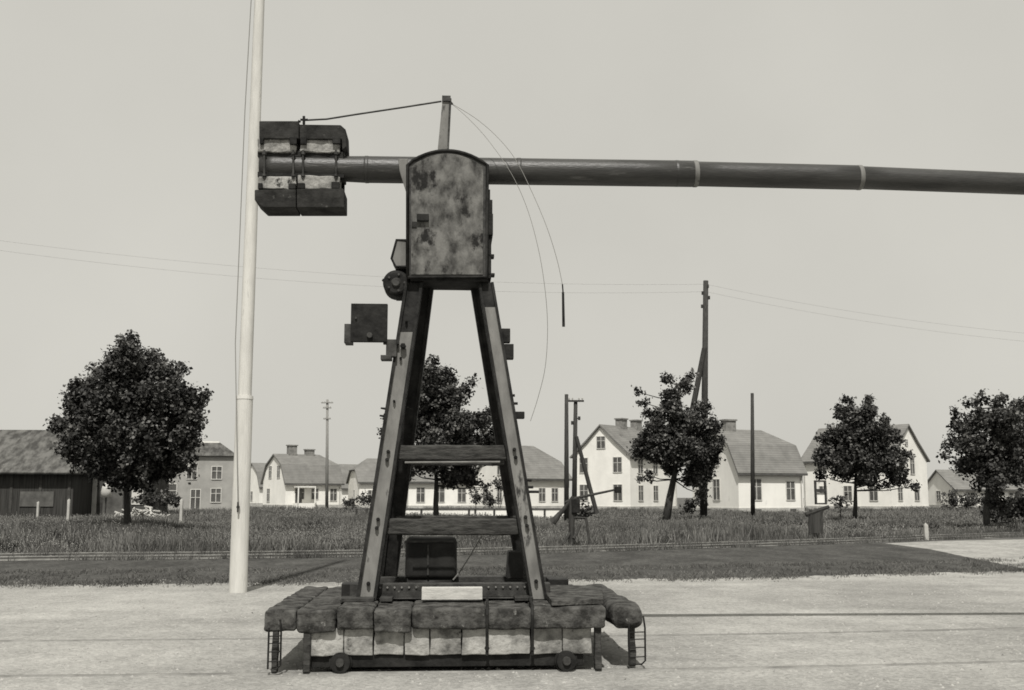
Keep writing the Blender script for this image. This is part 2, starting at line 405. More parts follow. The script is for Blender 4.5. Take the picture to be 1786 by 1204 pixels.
# ballast slabs
SL = [(466, 521), (522, 589), (590, 654), (655, 719), (720, 849), (850, 927), (928, 1054)]
for i, (a, b) in enumerate(SL):
    s = MB(); xa, xb = LX(a, YF), LX(b, YF); fr = YF + [.02, 0, .012, -.01, .0, .02, -.01][i]; tz = .545 + [0, .0, .012, .0, .006, .0, .014][i]
    bz = .375 - [.01, .02, 0, .02, 0, .01, 0][i]
    s.rbox(xa, xb, fr, YB - .04 * (i % 2), bz, tz, .024, (14, 26, 5), .013, 6.5, seed=i * 7.7)
    s.build('ballast_slab', M['slab'], crane, smooth=True)
s = MB(); s.rbox(LX(1066, -1.15), LX(1119, -1.15), -1.18, YB - .05, .36, .56, .07, (5, 18, 3), .018, 3, seed=91)
s.build('ballast_slab', M['slab'], crane, smooth=True)
# short piers and iron stirrups under the rim
pr = [(486, -1.25, .05), (541, -1.26, .06), (1041, -1.25, .06), (1100, -1.08, .055)]
for u, y, w in pr:
    p = MB(); x = LX(u, y); p.rbox(x - w/2, x + w/2, y, y + .09, .02, .375, .012, (2, 2, 6), .008, 8, seed=u)
    p.build('rim_post', M['timber'], crane, smooth=True)
for u0, u1, y in ((1094, 1119, -1.195), (475, 494, -1.29)):
    st = MB(); x0, x1 = LX(u0, y), LX(u1, y); z0, z1 = .06, .47
    st.tube([(x1, y, z1), (x1 + .012, y - .01, z1 - .1), (x1 + .012, y, z0 + .03), (x1 - .02, y, z0), (x0, y, z0), (x0, y, z0 + .34)], .0085, 8)
    for z in (.12, .2, .27, .33): st.tube([(x0, y, z), (x1 + .01, y, z + .004)], .005, 6)
    st.build('iron_stirrup', M['dark_iron'], crane)
for u in (850, 928):
    t = MB(); x = LX(u, YF - .02); t.tube([(x, YF - .022, .16), (x, YF - .03, .5), (x + .005, YF + .02, .57), (x + .02, -.7, .585)], .013, 8)
    t.tube([(x, YF - .045, .22), (x, YF - .01, .22)], .022, 6)
    t.build('tie_rod', M['dark_iron'], crane)
# sill beam, foot pads and packing under the legs
sb = MB(); sb.box(LX(612, -.5), LX(960, -.5), -.46, -.30, .575, .70); sb.box(LX(612, -.5), LX(960, -.5), -.52, -.24, .563, .575)
for k in range(24): 
    u = 640 + k * 12.5; x = LX(u, -.47); sb.tube([(x, -.475, .665), (x, -.458, .665)], .011, 8, 1)
sb.build('sill_beam', [M['iron'], M['leg_face']], crane, bevel=.006)
rb = MB(); rb.box(LX(660, .9), LX(962, .9), .74, .92, .565, .68); rb.build('sill_beam', M['iron'], crane, bevel=.006)
for (u0, u1, v0, v1, y) in ((593, 652, 1042, 1053, -.72), (662, 684, 1040, 1052, -.72), (898, 930, 1038, 1049, -.72)):
    p = MB(); a = L(u0, v1, y); b = L(u1, v0, y); z0 = .56
    p.box(a.x, b.x, y, y + .22, z0, z0 + .035); p.build('packing_plate', M['iron'], crane, bevel=.004)
p = MB(); a = L(595, 1045, -.45); b = L(628, 1018, -.45); p.box(a.x, b.x, -.45, -.2, .58, b.z); p.build('foot_block', M['box_iron'], crane, bevel=.008)
p = MB(); p.box(LX(955, .5), LX(990, .5), .45, .75, .57, LZ(1010, .5)); p.build('foot_block', M['box_iron'], crane, bevel=.01)

# legs: channels with a recessed face, pale below, dark plate above; rear all dark
def leg(b0, b1, vb, yb, t0, t1, vt, yt, dep, name='leg', n_pale=10):
    A0, A1 = L(b0, vb, yb), L(b1, vb, yb); B0, B1 = L(t0, vt, yt), L(t1, vt, yt)
    prof = [(0,0),(.17,0),(.17,.025),(.83,.025),(.83,0),(1,0),(1,dep),(0,dep)]
    mb = MB(); n = len(prof); K = 12
    for k in range(K + 1):
        f = k / K; a = A0.lerp(B0, f); b = A1.lerp(B1, f)
        for s, t in prof: q = a.lerp(b, s); mb.v.append((q.x, q.y + t, q.z))
    for k in range(K):
        for i in range(n):
            j = (i + 1) % n
            mb.f.append((k*n+i, k*n+j, (k+1)*n+j, (k+1)*n+i)); mb.m.append(1 if i in (1, 2, 3) and k < n_pale else 0)
    mb.f.append(tuple(reversed(range(n)))); mb.m.append(0); mb.f.append(tuple(K*n + i for i in range(n))); mb.m.append(0)
    return mb.build(name, [M['dark_iron'], M['leg_face']], crane, bevel=.003)
YFF, YFT, YRF, YRT = -.62, -.27, .78, .06
lgL = leg(620, 656, 1047, YFF, 706, 738, 492, YFT, .19)
lgR = leg(925, 955, 1046, YFF, 834, 861, 492, YFT, .17, n_pale=11)
leg(664, 692, 1008, YRF, 722, 757, 492, YRT, .19, n_pale=0)
leg(903, 930, 1008, YRF, 820, 846, 492, YRT, .17, n_pale=0)
def bolt(parent, u, v, y, r=.018):
    p = L(u, v, y); mb = MB(); mb.tube([p + Vector((0, .03, 0)), p + Vector((0, -.022, 0))], r, 6); mb.tube([p + Vector((0, -.02, 0)), p + Vector((0, -.034, 0))], r * .55, 8)
    mb.build('bolt', M['dark_iron'], parent)
for v, uu in ((788, 0), (802, 0), (906, 0), (921, 0), (1018, 0)):
    f = (1047 - v) / 555.; y = YFF + (YFT - YFF) * f
    bolt(lgL, 638 + (722 - 638) * f, v, y); bolt(lgR, 940 + (848 - 940) * f, v - 4, y)
for v in (560, 625, 700):
    f = (1047 - v) / 555.; y = YFF + (YFT - YFF) * f
    bolt(lgL, 638 + (722 - 638) * f - 3, v, y, .013)
bolt(lgL, 703, 604, -.37, .03)
# cross beams (square timber) and the rod beneath
def yleg(v): return YFF + (YFT - YFF) * (1047 - v) / 555.
for (v0, v1, u0, u1) in ((777, 803, 690, 890), (905, 934, 672, 914)):
    y = yleg((v0 + v1) / 2) + .06; a = L(u0, v1, y); b = L(u1, v0, y)
    mb = MB(); mb.rbox(a.x, b.x, y, y + .15, a.z, b.z, .02, (14, 2, 2), .008, 5, seed=v0); mb.build('cross_beam', M['timber'], crane, smooth=True)
y = yleg(806) + .02; mb = MB(); mb.tube([L(706, 807, y), L(872, 806, y)], .010, 8); mb.build('tie_rod', M['leg_face'], crane)
for (v0, v1, u0, u1) in ((790, 812, 716, 880), (900, 925, 690, 905)):
    f = (1008 - v0) / 516.; y = YRF + (YRT - YRF) * f; a = L(u0, v1, y); b = L(u1, v0, y)
    mb = MB(); mb.rbox(a.x, b.x, y, y + .12, a.z, b.z, .015, (8, 2, 2), .006, 5); mb.build('cross_beam', M['timber'], crane, smooth=True)

# equipment box with rounded right side, on the rear of the platform
mb = MB(); a = L(706, 1011, .25); b = L(799, 938, .25)
mb.rbox(a.x, b.x - .01, .25, .78, a.z, b.z, .05, (4, 4, 4), .004, 4); mb.box(a.x + .02, b.x - .06, .28, .7, .55, a.z + .002)
bx = mb.build('equipment_box', M['box_iron'], crane, smooth=True)
mb = MB(); mb.box(a.x - .004, b.x - .045, .238, .25, b.z - .05, b.z - .03); mb.box(a.x + .22, a.x + .24, .236, .25, a.z + .04, b.z - .07); mb.build('lid_strip', M['iron'], bx, bevel=.003)
mb = MB(); a = L(884, 1010, .3); b = L(914, 962, .3)
mb.prism([(a.x, a.z), (b.x, a.z), (b.x, b.z), (a.x + .02, b.z)], .3, .62); mb.build('equipment_box', M['box_iron'], crane, bevel=.01)
# hand rope from the lower beam down to the box foot
# cabinet with arched top
YC0, YC1 = -.32, .20
def arch(u0, u1, vb, vs, vt, y, n=14):
    pts = [L(u0, vb, y), L(u1, vb, y), L(u1 + 1, vs, y)]
    c = L((u0 + u1) / 2, vt, y); s = L(u1 + 1, vs, y); e = L(u0, vs, y)
    for k in range(1, n):
        t = k / n; x = s.x + (e.x - s.x) * t; z = s.z + (c.z - s.z) * (1 - (2*t - 1) ** 2)
        pts.append(Vector((x, y, z)))
    pts.append(e); return [(p.x, p.z) for p in pts]
body = MB(); ol = arch(711, 849, 484, 288, 263, YC0); body.prism(ol, YC0, YC1)
cab = body.build('cabinet', M['iron'], crane, bevel=.006)
rim = MB(); rim.tube([(x, YC0 - .004, z) for x, z in ol + [ol[0]]], .017, 8); rim.build('rim', M['dark_iron'], cab, smooth=True)
fpn = MB(); fpn.prism(arch(717, 842, 479, 292, 268, YC0 - .006), YC0 - .008, YC0 - .001); fpn.build('front_panel', M['panel'], cab)
lp = MB(); a = L(727, 386, YC0 - .03); b = L(748, 374, YC0 - .03); lp.box(a.x, b.x, YC0 - .05, YC0 - .009, a.z, b.z); lp.box(a.x - .05, a.x, YC0 - .02, YC0 - .009, a.z - .06, a.z + .0); lp.build('latch', M['dark_iron'], cab, bevel=.008)
hg = MB(); rvt = random.Random(3)
for k in range(26):
    v = 296 + k * 7.2
    for u in (714.5, 845.5): p = L(u, v, YC0 - .009); hg.tube([p, p + Vector((0, -.006, 0))], .006, 6)
# right side ledges, left side plates
rp = MB(); x = LX(850, YC0, 400)
for (v0, v1, du, y0, y1) in ((330, 352, 5, -.27, .3), (348, 372, 9, -.30, .2), (372, 410, 10, -.30, .3), (410, 486, 7, -.27, .4), (443, 449, 12, -.27, -.17), (476, 481, 13, -.27, -.17)):
    a = L(850, v1, y0); b = L(850 + du, v0, y0); rp.box(x, b.x, y0, min(y1, .16), a.z, b.z - .002)
rp.build('side_bracket', M['dark_iron'], cab, bevel=.006)
lpb = MB(); q = [(712, 348), (712, 278), (694, 278), (697, 300)]
pp = [L(u, v, -.18) for u, v in q][::-1]
lpb.prism([(p.x, p.z) for p in pp], -.2, -.185); lpb.build('boom_bracket', M['leg_face'], cab, bevel=.006)
bb = MB(); a = L(716, 490, -.30); b = L(851, 484, -.30); bb.box(a.x, b.x, -.31, .18, a.z, b.z - .003)
for u in (768, 800, 826): p = L(u, 497, 0); bb.tube([p + Vector((0, 0, .03)), p + Vector((0, 0, -.02))], .016, 6)
bb.build('head_beam', M['dark_iron'], crane, bevel=.006)

# grey faceted hood and round motor on the left
mb = MB(); pts = [(708, 420), (692, 419), (683, 452), (690, 466), (708, 466)]; q = [L(u, v, -.22) for u, v in pts][::-1]
q = q[::-1]; mb.prism([(p.x, p.z) for p in reversed(q)][::-1], -.24, .06); hd = mb.build('motor_hood', M['leg_face'], crane, bevel=.004)
mb = MB(); mb.tube([q[0] + Vector((0, -.02, 0)), q[1] + Vector((0, -.02, 0)), q[2] + Vector((0, -.02, 0)), q[3] + Vector((0, -.02, 0)), q[4] + Vector((0, -.02, 0))], .012, 8); mb.build('hood_rim', M['dark_iron'], hd)
mb = MB(); c = L(691, 494, -.22)
mb.tube([c + Vector((0, .24, 0)), c, c + Vector((0, -.02, 0)), c + Vector((0, -.03, 0))], [.13, .132, .12, .10], 28)
mo = mb.build('motor', M['dark_iron'], crane, smooth=False)
mb = MB(); mb.tube([c + Vector((0, -.028, 0)), c + Vector((0, -.055, 0))], [.05, .035], 16)
for k in range(5):
    t = k * 1.257; q2 = c + Vector((math.cos(t) * .085, -.03, math.sin(t) * .085)); mb.tube([q2, q2 + Vector((0, -.015, 0))], .012, 8)
mb.build('motor_cover', M['iron'], mo)
mb = MB(); mb.tube([L(676, 493, -.2), L(667, 488, -.2)], [.022, .014], 8); mb.build('motor_nub', M['dark_iron'], mo)
mb = MB(); a = L(690, 480, -.1); mb.box(a.x, LX(712, -.1, 480), -.12, .1, LZ(520, -.1), LZ(470, -.1)); mb.build('motor_bracket', M['dark_iron'], crane, bevel=.005)

# square plate on its arm at the left leg
mb = MB(); a = L(611, 596, -.42); b = L(676, 530, -.42); mb.box(a.x, b.x, -.42, -.36, a.z, b.z)
sp = mb.build('target_plate', M['dark_iron'], crane, bevel=.004)
mb = MB(); a = L(600, 598, -.40); b = L(614, 565, -.40); mb.box(a.x, b.x, -.40, -.2, a.z, b.z); mb.build('side_flap', M['iron'], sp, bevel=.003)
mb = MB(); p = L(645, 585, -.42); mb.tube([p, p + Vector((0, -.03, 0))], .028, 12); mb.build('plate_knob', M['iron'], sp); mb = MB(); p = L(621, 555, -.42); mb.tube([p, p + Vector((0, -.02, 0))], .01, 8); mb.build('plate_knob', M['iron'], sp)
mb = MB(); a = L(673, 622, -.40); b = L(692, 592, -.40); mb.box(a.x, b.x, -.40, -.30, a.z, b.z); a = L(664, 628, -.40); b = L(683, 620, -.40); mb.box(a.x, b.x, -.43, -.28, a.z, b.z)
a = L(668, 600, -.40); b = L(696, 594, -.40); mb.box(a.x, b.x, -.38, -.33, a.z, b.z)
mb.build('plate_arm', M['iron'], crane, bevel=.004)
# boxes and nubs on the outside of the right leg
for (u0, u1, v0, v1) in ((874, 890, 573, 597), (879, 896, 600, 626), (896, 915, 718, 730)):
    mb = MB(); y = yleg(v1) + .02; a = L(u0, v1, y); b = L(u1, v0, y); mb.box(a.x, b.x, y, y + .1, a.z, b.z); mb.build('switch_box', M['dark_iron'], crane, bevel=.006)
for (u, v, du) in ((893, 690, 5), (897, 704, 6), (921, 838, 6), (924, 850, 6), (926, 858, 14)):
    mb = MB(); y = yleg(v) + .04; mb.tube([L(u - 9, v, y), L(u + du, v, y)], .013, 8); mb.build('step_bolt', M['dark_iron'], crane)
for (u, v, du) in ((672, 712, -8), (668, 725, -6)):
    mb = MB(); y = yleg(v) + .04; mb.tube([L(u + 14, v + 3, y), L(u + du, v, y)], [.018, .008], 8); mb.build('cleat', M['dark_iron'], crane)

# boom: a pipe of tapering lengths with couplings, axis slightly falling away to the right
YA = -.03
seg = [(455, 292, .128), (600, 295, .130), (640, 296, .137), (1207, 303.5, .137), (1209, 303.5, .129), (1495, 310, .129), (1497, 310, .120), (1786, 321, .115), (2600, 342, .105)]
def bp(u, v, y=YA): return L(u, v, y)
bm_ = MB(); pts = []; rd = []
for (u0, v0, r0), (u1, v1, r1) in zip(seg, seg[1:]):
    n = 1 if u1 - u0 < 5 else 6
    for k in range(n): t = k / n; pts.append(bp(u0 + (u1-u0)*t, v0 + (v1-v0)*t)); rd.append(r0 + (r1-r0)*t)
pts.append(bp(*seg[-1][:2])); rd.append(seg[-1][2])
boom = bm_.tube(pts, rd, 40).build('boom_pipe', M['pipe'], crane, smooth=True)
for u, v, r in ((1212, 303.5, .140), (1498, 310, .132), (1180, 303, .1385), (905, 299, .1385), (640, 296, .140)):
    c = MB(); a = bp(u - 4, v); b = bp(u + 4, v); c.tube([a, a.lerp(b, .2), a.lerp(b, .8), b], [r - .004, r, r, r - .004], 40); c.build('pipe_coupling', M['leg_face'] if u in (1212, 1498) else M['pipe'], boom, smooth=True)

# counterweights: two above, two below the pipe, tarred blocks with bare cement cheeks
W0, W1 = -.19, .16
def cw(outline, pale, notch):
    a = [L(u, v, W0) for u, v in outline]
    mb = MB(); mb.prism([(p.x, p.z) for p in reversed(a)], W0, W1)
    w = mb.build('counterweight', M['wgt_dark'], crane, bevel=.008)
    if pale:
        (u0, u1, v0, v1) = pale; p, q = L(u0, v1, W0 + .03), L(u1, v0, W0 + .03)
        c = MB(); c.rbox(p.x, q.x, W0 + .03, W1 - .05, p.z, q.z - .001, .012, (10, 4, 4), .012, 9, seed=u0); c.build('cement_cheek', M['wgt_pale'], w, smooth=True)
    for (u0, u1, v0, v1) in notch:
        n = MB(); p, q = L(u0, v1, W0 + .01), L(u1, v0, W0 + .01); n.box(p.x, q.x, W0 - .004, W0 + .06, p.z, q.z)
        n.build('clamp_block', M['dark_iron'], w, bevel=.004)
# outlines clockwise from top left as seen
cw([(452, 211), (521, 211), (521, 242), (452, 242)], (449, 517, 241, 265), [(453, 460, 240, 251), (505, 518, 240, 252)])
cw([(522.5, 217), (594, 218), (603, 226), (604, 256), (597, 262), (596, 243), (522.5, 243)], (523, 594, 242, 265), [(524, 535, 240, 252), (580, 594, 240, 251)])
cw([(444, 331), (516, 330), (516, 362), (458, 362), (444, 349)], (450, 516, 308, 330), [(450, 458, 320, 330), (503, 516, 321, 330)])
cw([(517.5, 329), (594, 328), (600, 330), (600, 362), (517.5, 362)], (519, 592, 307, 329), [(519, 532, 320, 329), (578, 592, 318, 329)])
mb = MB()
for (v0, v1) in ((265, 273), (302, 308)):
    a, b = L(449, v1, W0 + .06), L(600, v0, W0 + .06); mb.box(a.x, b.x, W0 + .06, W1 - .03, a.z, b.z)
a, b = L(594, 345, .1), L(602, 262, .1); mb.box(a.x, b.x, .10, .15, a.z, b.z)
mb.build('weight_cradle', M['dark_iron'], crane, bevel=.004)
for u in (461, 511.5, 528.5, 586):
    r = MB(); r.tube([L(u + 2, 262, .13), L(u + 2, 312, .13)], .011, 8); r.build('clamp_rod', M['iron'], crane); r = MB(); r.tube([L(u, 262, W0 + .02), L(u, 312, W0 + .02)], .011, 8)
    for v in (268, 306): p = L(u, v, W0 + .02); r.tube([p + Vector((0, 0, .012)), p - Vector((0, 0, .012))], .022, 6)
    r.build('clamp_rod', M['iron'], crane)
# mast stub, stay rod, weight hook
mt = MB(); A = (L(763, 262, -.02), L(780, 262, -.02)); B = (L(772, 172, -.02), L(784, 172, -.02))
vs = [(A[0].x,-.04,A[0].z-.03),(A[1].x,-.04,A[1].z-.03),(A[1].x,.05,A[1].z-.03),(A[0].x,.05,A[0].z-.03),(B[0].x,-.03,B[0].z),(B[1].x,-.03,B[1].z),(B[1].x,.04,B[1].z),(B[0].x,.04,B[0].z)]
mt.add(vs, [(0,3,2,1),(4,5,6,7),(0,1,5,4),(1,2,6,5),(2,3,7,6),(3,0,4,7)])
ms = mt.build('mast', M['leg_face'], crane, bevel=.003)
mb = MB(); mb.tube([L(781, 262, -.03), L(785.5, 172, -.03)], .012, 6); a, b = L(771, 176, -.05), L(786, 167, -.05); mb.box(a.x, b.x, -.05, .06, a.z, b.z); mb.tube([L(784, 176, -.02), L(789, 182, -.02)], .012, 6); mb.build('mast_cap', M['iron'], ms)
st = MB(); st.tube([L(770, 177, 0), L(700, 188, 0), L(620, 200, 0), L(570, 208, 0), L(531, 210, 0)], .010, 8); st.build('stay_rod', M['iron'], crane)
hk = MB(); hk.tube([L(530, 217, 0), L(530, 203, 0)], .014, 8); hk.tube([L(524, 209, 0), L(537, 209, 0)], .012, 8); hk.tube([L(520, 211, 0), L(524, 213, 0)], .012, 6); hk.build('stay_anchor', M['dark_iron'], crane)
# control lines hanging from the mast cap
def curve(pix, y, n=40):
    q = [L(u, v, yy) for (u, v), yy in zip(pix, y)]; out = []
    for i in range(len(q) - 1):
        p0, p1, p2, p3 = q[max(i-1,0)], q[i], q[i+1], q[min(i+2, len(q)-1)]
        for k in range(8):
            t = k / 8; out.append(.5*((2*p1)+(-p0+p2)*t+(2*p0-5*p1+4*p2-p3)*t*t+(-p0+3*p1-3*p2+p3)*t**3))
    out.append(q[-1]); return out
w1 = [(786, 180), (830, 207), (868, 240), (900, 280), (930, 340), (955, 400), (972, 455), (981, 497)]
mb = MB(); mb.tube(curve(w1, [0, -.1, -.2, -.3, -.35, -.4, -.4, -.4]), .0032, 6); pc = mb.build('pull_cord', M['wire'], crane)
hp = MB(); hp.tube([L(981, 496, -.4), L(982, 510, -.4)], .007, 8); hp.tube([L(982, 510, -.4), L(983, 570, -.4)], [.012, .014], 10); hp.build('pull_handle', M['dark_iron'], pc)
w2 = [(786, 180), (815, 205), (850, 243), (890, 300), (918, 360), (938, 430), (950, 500), (955, 570), (951, 640), (938, 695), (925, 735)]
mb = MB(); mb.tube(curve(w2, [0, -.1, -.2, -.35, -.35, -.35, -.3, -.2, -.1, 0, .05]), .0028, 6); mb.build('pull_cord', M['wire'], crane)
mb = MB(); mb.tube([L(841, 933, -.2), L(818, 972, 0), L(800, 1000, .15), L(790, 1012, .1)], .008, 6); mb.build('hand_rope', M['leg_face'], crane)

# loose things lying on the ballast
def on_crane(v): 
    return crane.matrix_basis @ v
def loose(name, u0, u1, y0, y1, z0, z1, m, label, cat):
    x0, x1 = LX(u0, y0), LX(u1, y0)
    c = Matrix.LocRotScale(crane.location, crane.rotation_euler, None) @ Vector(((x0 + x1) / 2, (y0 + y1) / 2, z0))
    hx, hy = (x1 - x0) / 2, (y1 - y0) / 2
    mb = MB(); mb.box(-hx, hx, -hy, hy, 0, z1 - z0)
    o = mb.build(name, m, bevel=.005); o.location = c; o.rotation_euler = (0, 0, RZ)
    return tag(o, label, cat)
loose('wooden_block', 737, 842, -.74, -.62, .575, .685, M['plank'], 'pale squared wooden block lying across the middle of the ballast slabs', 'wooden block')
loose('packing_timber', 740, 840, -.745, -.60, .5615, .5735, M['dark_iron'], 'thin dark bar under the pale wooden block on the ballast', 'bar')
pl = MB(); q = [(962, 1050), (1052, 1047), (1050, 1024), (948, 1022), (944, 1026)]
qq = [G(u, v, .60) for u, v in q]; c = sum(qq, Vector()) / 5
n = len(qq); pl.add([(p.x - c.x, p.y - c.y, -.035) for p in qq] + [(p.x - c.x, p.y - c.y, 0.012) for p in qq], [tuple(reversed(range(n))), tuple(range(n, 2*n))] + [(i, (i+1) % n, n + (i+1) % n, n + i) for i in range(n)])
o = pl.build('steel_plate', M['slab'], bevel=.005); o.location = c; tag(o, 'flat dark plate lying on the ballast right of the right leg', 'plate')

# ------------------------------------------------------------------ flagpole
b = G(415, 1034); fpole = empty('flagpole', b, 0, 'thick white painted flagpole rising out of the picture left of the crane', 'flagpole')
lean = .0
mb = MB(); mb.tube([(0,0,0), (0,0,3.1)], [.142, .134], 24); mb.build('pole_base', M['white'], fpole, smooth=False)
mb = MB(); zs = [3.1, 5, 7, 9, 11, 13.5]; mb.tube([(.02 * (z - 3.1) / 6, 0, z) for z in zs], [.110, .105, .098, .09, .08, .06], 24); mb.build('pole_shaft', M['white'], fpole, smooth=False)
mb = MB(); mb.tube([(0,0,3.085),(0,0,3.14)], [.141,.136], 24); mb.build('collar', M['white'], fpole)
mb = MB(); mb.tube([(0,-.16,1.35),(0,-.20,1.35)], .025, 8); mb.tube([(-.0,-.20,1.27),(0,-.20,1.43)], .014, 8); mb.build('cleat', M['iron'], fpole)
mb = MB(); mb.tube([(0,-.20,1.4),(-.17,-.05,4),(-.16,0,8),(-.06,0,13)], .008, 6); mb.build('halyard', M['wire_far'], fpole)

# ------------------------------------------------------------------ buildings
def window(root, x, z, w, h, face, y=0.0, W=None):
    """face 'f': on the long wall y=0; 'g': on the gable x=0 (position is along y); 'r': gable at x=0 facing +x"""
    def bx(mb, a0, a1, z0, z1, d0, d1):
        if face == 'f': mb.box(a0, a1, -d1, -d0, z0, z1)
        elif face == 'g': mb.box(-d1, -d0, a0, a1, z0, z1)
        else: mb.box(d0, d1, a0, a1, z0, z1)
    fr = MB(); t = .07
    bx(fr, x - w/2 - t, x - w/2, z - t, z + h + t, -.02, .05); bx(fr, x + w/2, x + w/2 + t, z - t, z + h + t, -.02, .05)
    bx(fr, x - w/2, x + w/2, z + h, z + h + t, -.02, .048); bx(fr, x - w/2, x + w/2, z - t, z, -.02, .07)
    bx(fr, x - .03, x + .03, z, z + h, .012, .04); bx(fr, x - w/2, x - .03, z + h*.62, z + h*.62 + .05, .012, .038); bx(fr, x + .03, x + w/2, z + h*.62, z + h*.62 + .05, .012, .038)
    o = fr.build('window', M['frame'], root)
    pn = MB(); bx(pn, x - w/2, x + w/2, z, z + h, -.01, .011); pn.build('pane', M['glass'], o)
    return o

def house(corner, yaw, W, Ln, ze, zr, label, group=None, side=1, prof='gambrel', hip=(0.0, 1.6), wallm='plaster', chim=((.35, .9), (.55, .9)),
          fwin=(), gwin=(), cell=(), name='house', plinth=.6, roofm='tile'):
    """origin at the near corner; ridge along x (side=+1: body to +x, gable at x=0 faces left; -1: body to -x, gable faces right)"""
    root = empty(name, corner, yaw, label, 'house' if name == 'house' else name.replace('_', ' '), group)
    s = side; xa, xb = (0, Ln) if s > 0 else (-Ln, 0)
    knee_y, knee_z = (W * .15, ze + (zr - ze) * .60) if prof == 'gambrel' else (W * .25, ze + (zr - ze) * .5)
    # walls
    mb = MB(); sec = [(0, .0), (0, ze), (knee_y, knee_z), (W/2, zr), (W - knee_y, knee_z), (W, ze), (W, 0)]
    eps = .16
    vs = []
    near = 0
    for x in (xa, xb):
        h = hip[0] if (x == 0) else hip[1]
        for (y, z) in sec:
            zz = z
            if z == zr and h > 0: zz = knee_z
            if z > ze: zz -= eps
            vs.append((x, y, zz))
    n = len(sec)
    mb.add(vs, [tuple(range(n)), tuple(reversed(range(n, 2*n)))] + [(i, n + i, n + (i+1) % n, (i+1) % n) for i in range(n)])
    mb.build('wall', M[wallm], root)
    pl = MB(); pl.box(xa - .05, xb + .05, -.05, W + .05, 0, plinth); pl.build('plinth', M['plinth'], root)
    # roof
    o = .38; zo = ze - o * (knee_z - ze) / knee_y * .45
    rf = MB(); ys = [(-o, zo), (knee_y, knee_z), (W/2, zr), (W - knee_y, knee_z), (W + o, zo)]
    def xr(end, isridge):
        e = xa if end == 0 else xb; isnear = (e == 0); h = hip[0] if isnear else hip[1]
        d = -o*.7 if not (isridge and h > 0) else h
        return e + d * (1 if e == xa else -1)
    R0 = [(xr(0, i == 2), y, z) for i, (y, z) in enumerate(ys)]; R1 = [(xr(1, i == 2), y, z) for i, (y, z) in enumerate(ys)]
    fs = [(i, 5 + i, 6 + i, i + 1) for i in range(4)]
    fs += ([(1, 2, 3)] if (hip[0] if xa == 0 else hip[1]) > 0 else []) + ([(8, 7, 6)] if (hip[0] if xb == 0 else hip[1]) > 0 else [])
    rf.add(R0 + R1, [tuple(reversed(f)) if 0 else f for f in fs])
    ro = rf.build('roof', M[roofm], root); sm = ro.modifiers.new('solid', 'SOLIDIFY'); sm.thickness = .16; sm.offset = -1
    # drop degenerate gable caps of an unhipped end
    fa = MB(); fa.box(xr(0, False), xr(1, False), -o - .04, -o + .10, zo - .2, zo - .02); fa.build('gutter', M['trim'], root)
    dp = MB(); xx = (xb - .25) if s > 0 else (xa + .25); dp.tube([(xx, -.36, zo - .1), (xx, -.09, zo - .45), (xx, -.09, .1)], .06, 6); dp.build('downpipe', M['plinth'], root)
    for (fx, hh) in chim:
        c = MB(); x = xa + Ln * fx; c.box(x - .55, x + .55, W/2 - .4, W/2 + .4, zr - .7, zr + hh); c.box(x - .65, x + .65, W/2 - .5, W/2 + .5, zr + hh, zr + hh + .14)
        c.build('chimney', M['brick'], ro)
    for (x, z, w, h) in fwin: window(root, x, z, w, h, 'f')
    for (y, z, w, h) in gwin: window(root, y, z, w, h, 'g' if s > 0 else 'r')
    if cell:
        for (f, a) in cell:
            c = MB()
            if f == 'f': c.box(a - .35, a + .35, -.07, -.04, .15, .5)
            elif s > 0: c.box(-.07, -.04, a - .35, a + .35, .15, .5)
            else: c.box(.04, .07, a - .35, a + .35, .15, .5)
            c.build('cellar_window', M['glass'], root)
    return root
GH = 'white plastered houses with tiled roofs behind the grass'
def base(u, Y): 
    p = P(u, 890, Y); return (p.x, p.y, 0)
# A: small house right of the flagpole
hA = house(base(497, 138), R(35), 7.3, 7.7, 3.6, 7.1, 'small white house with open porch just right of the flagpole', GH, 1, 'gambrel', (0.0, 1.5),
      chim=((.30, 1.05), (.62, .55)), fwin=((2.0, 1.3, 1.0, 1.3), (4.0, 1.3, .9, 1.3), (6.6, 1.1, .9, 1.5)), gwin=((2.3, 4.0, .9, 1.5), (5.0, 4.0, .9, 1.5), (5.4, 1.0, .9, 1.6)))
mb = MB(); mb.box(1.0, 3.4, -1.6, -.02, 2.75, 2.9); mb.box(1.0, 1.12, -1.6, -1.48, .2, 2.74); mb.box(3.28, 3.4, -1.6, -1.48, .2, 2.74); mb.box(1.0, 3.4, -1.6, -.06, 0, .8); mb.build('porch', M['plaster2'], hA)
mb = MB(); mb.box(1.3, 2.2, -.1, -.06, .8, 2.6); mb.build('door', M['glass'], hA)
# behind A
house(base(596, 165), R(35), 7, 9, 3.2, 6.6, 'pale house half hidden behind the telegraph pole left of the crane', GH, 1, 'gambrel', (0.0, 1.5), chim=(), fwin=((1.5, 1.0, .9, 1.6), (4.6, 1.0, .9, 1.6)), gwin=((3.5, 1, .9, 1.5),))
house(base(452, 185), R(35), 7, 8, 3.6, 7.4, 'grey roofed house farthest back beside the flagpole', GH, 1, 'gambrel', (0.0, 1.5), chim=(), gwin=((3.5, 1, .9, 1.5),))
house(base(626, 140), R(20), 7, 9, 3.6, 6.6, 'white house seen just left of the left crane leg', GH, 1, 'gable', (1.7, 1.7), chim=((.5, .7),), fwin=((1.6, 1.0, .9, 1.4), (4.5, 1, .9, 1.4)), gwin=((3.0, 1, .8, 1.4),))
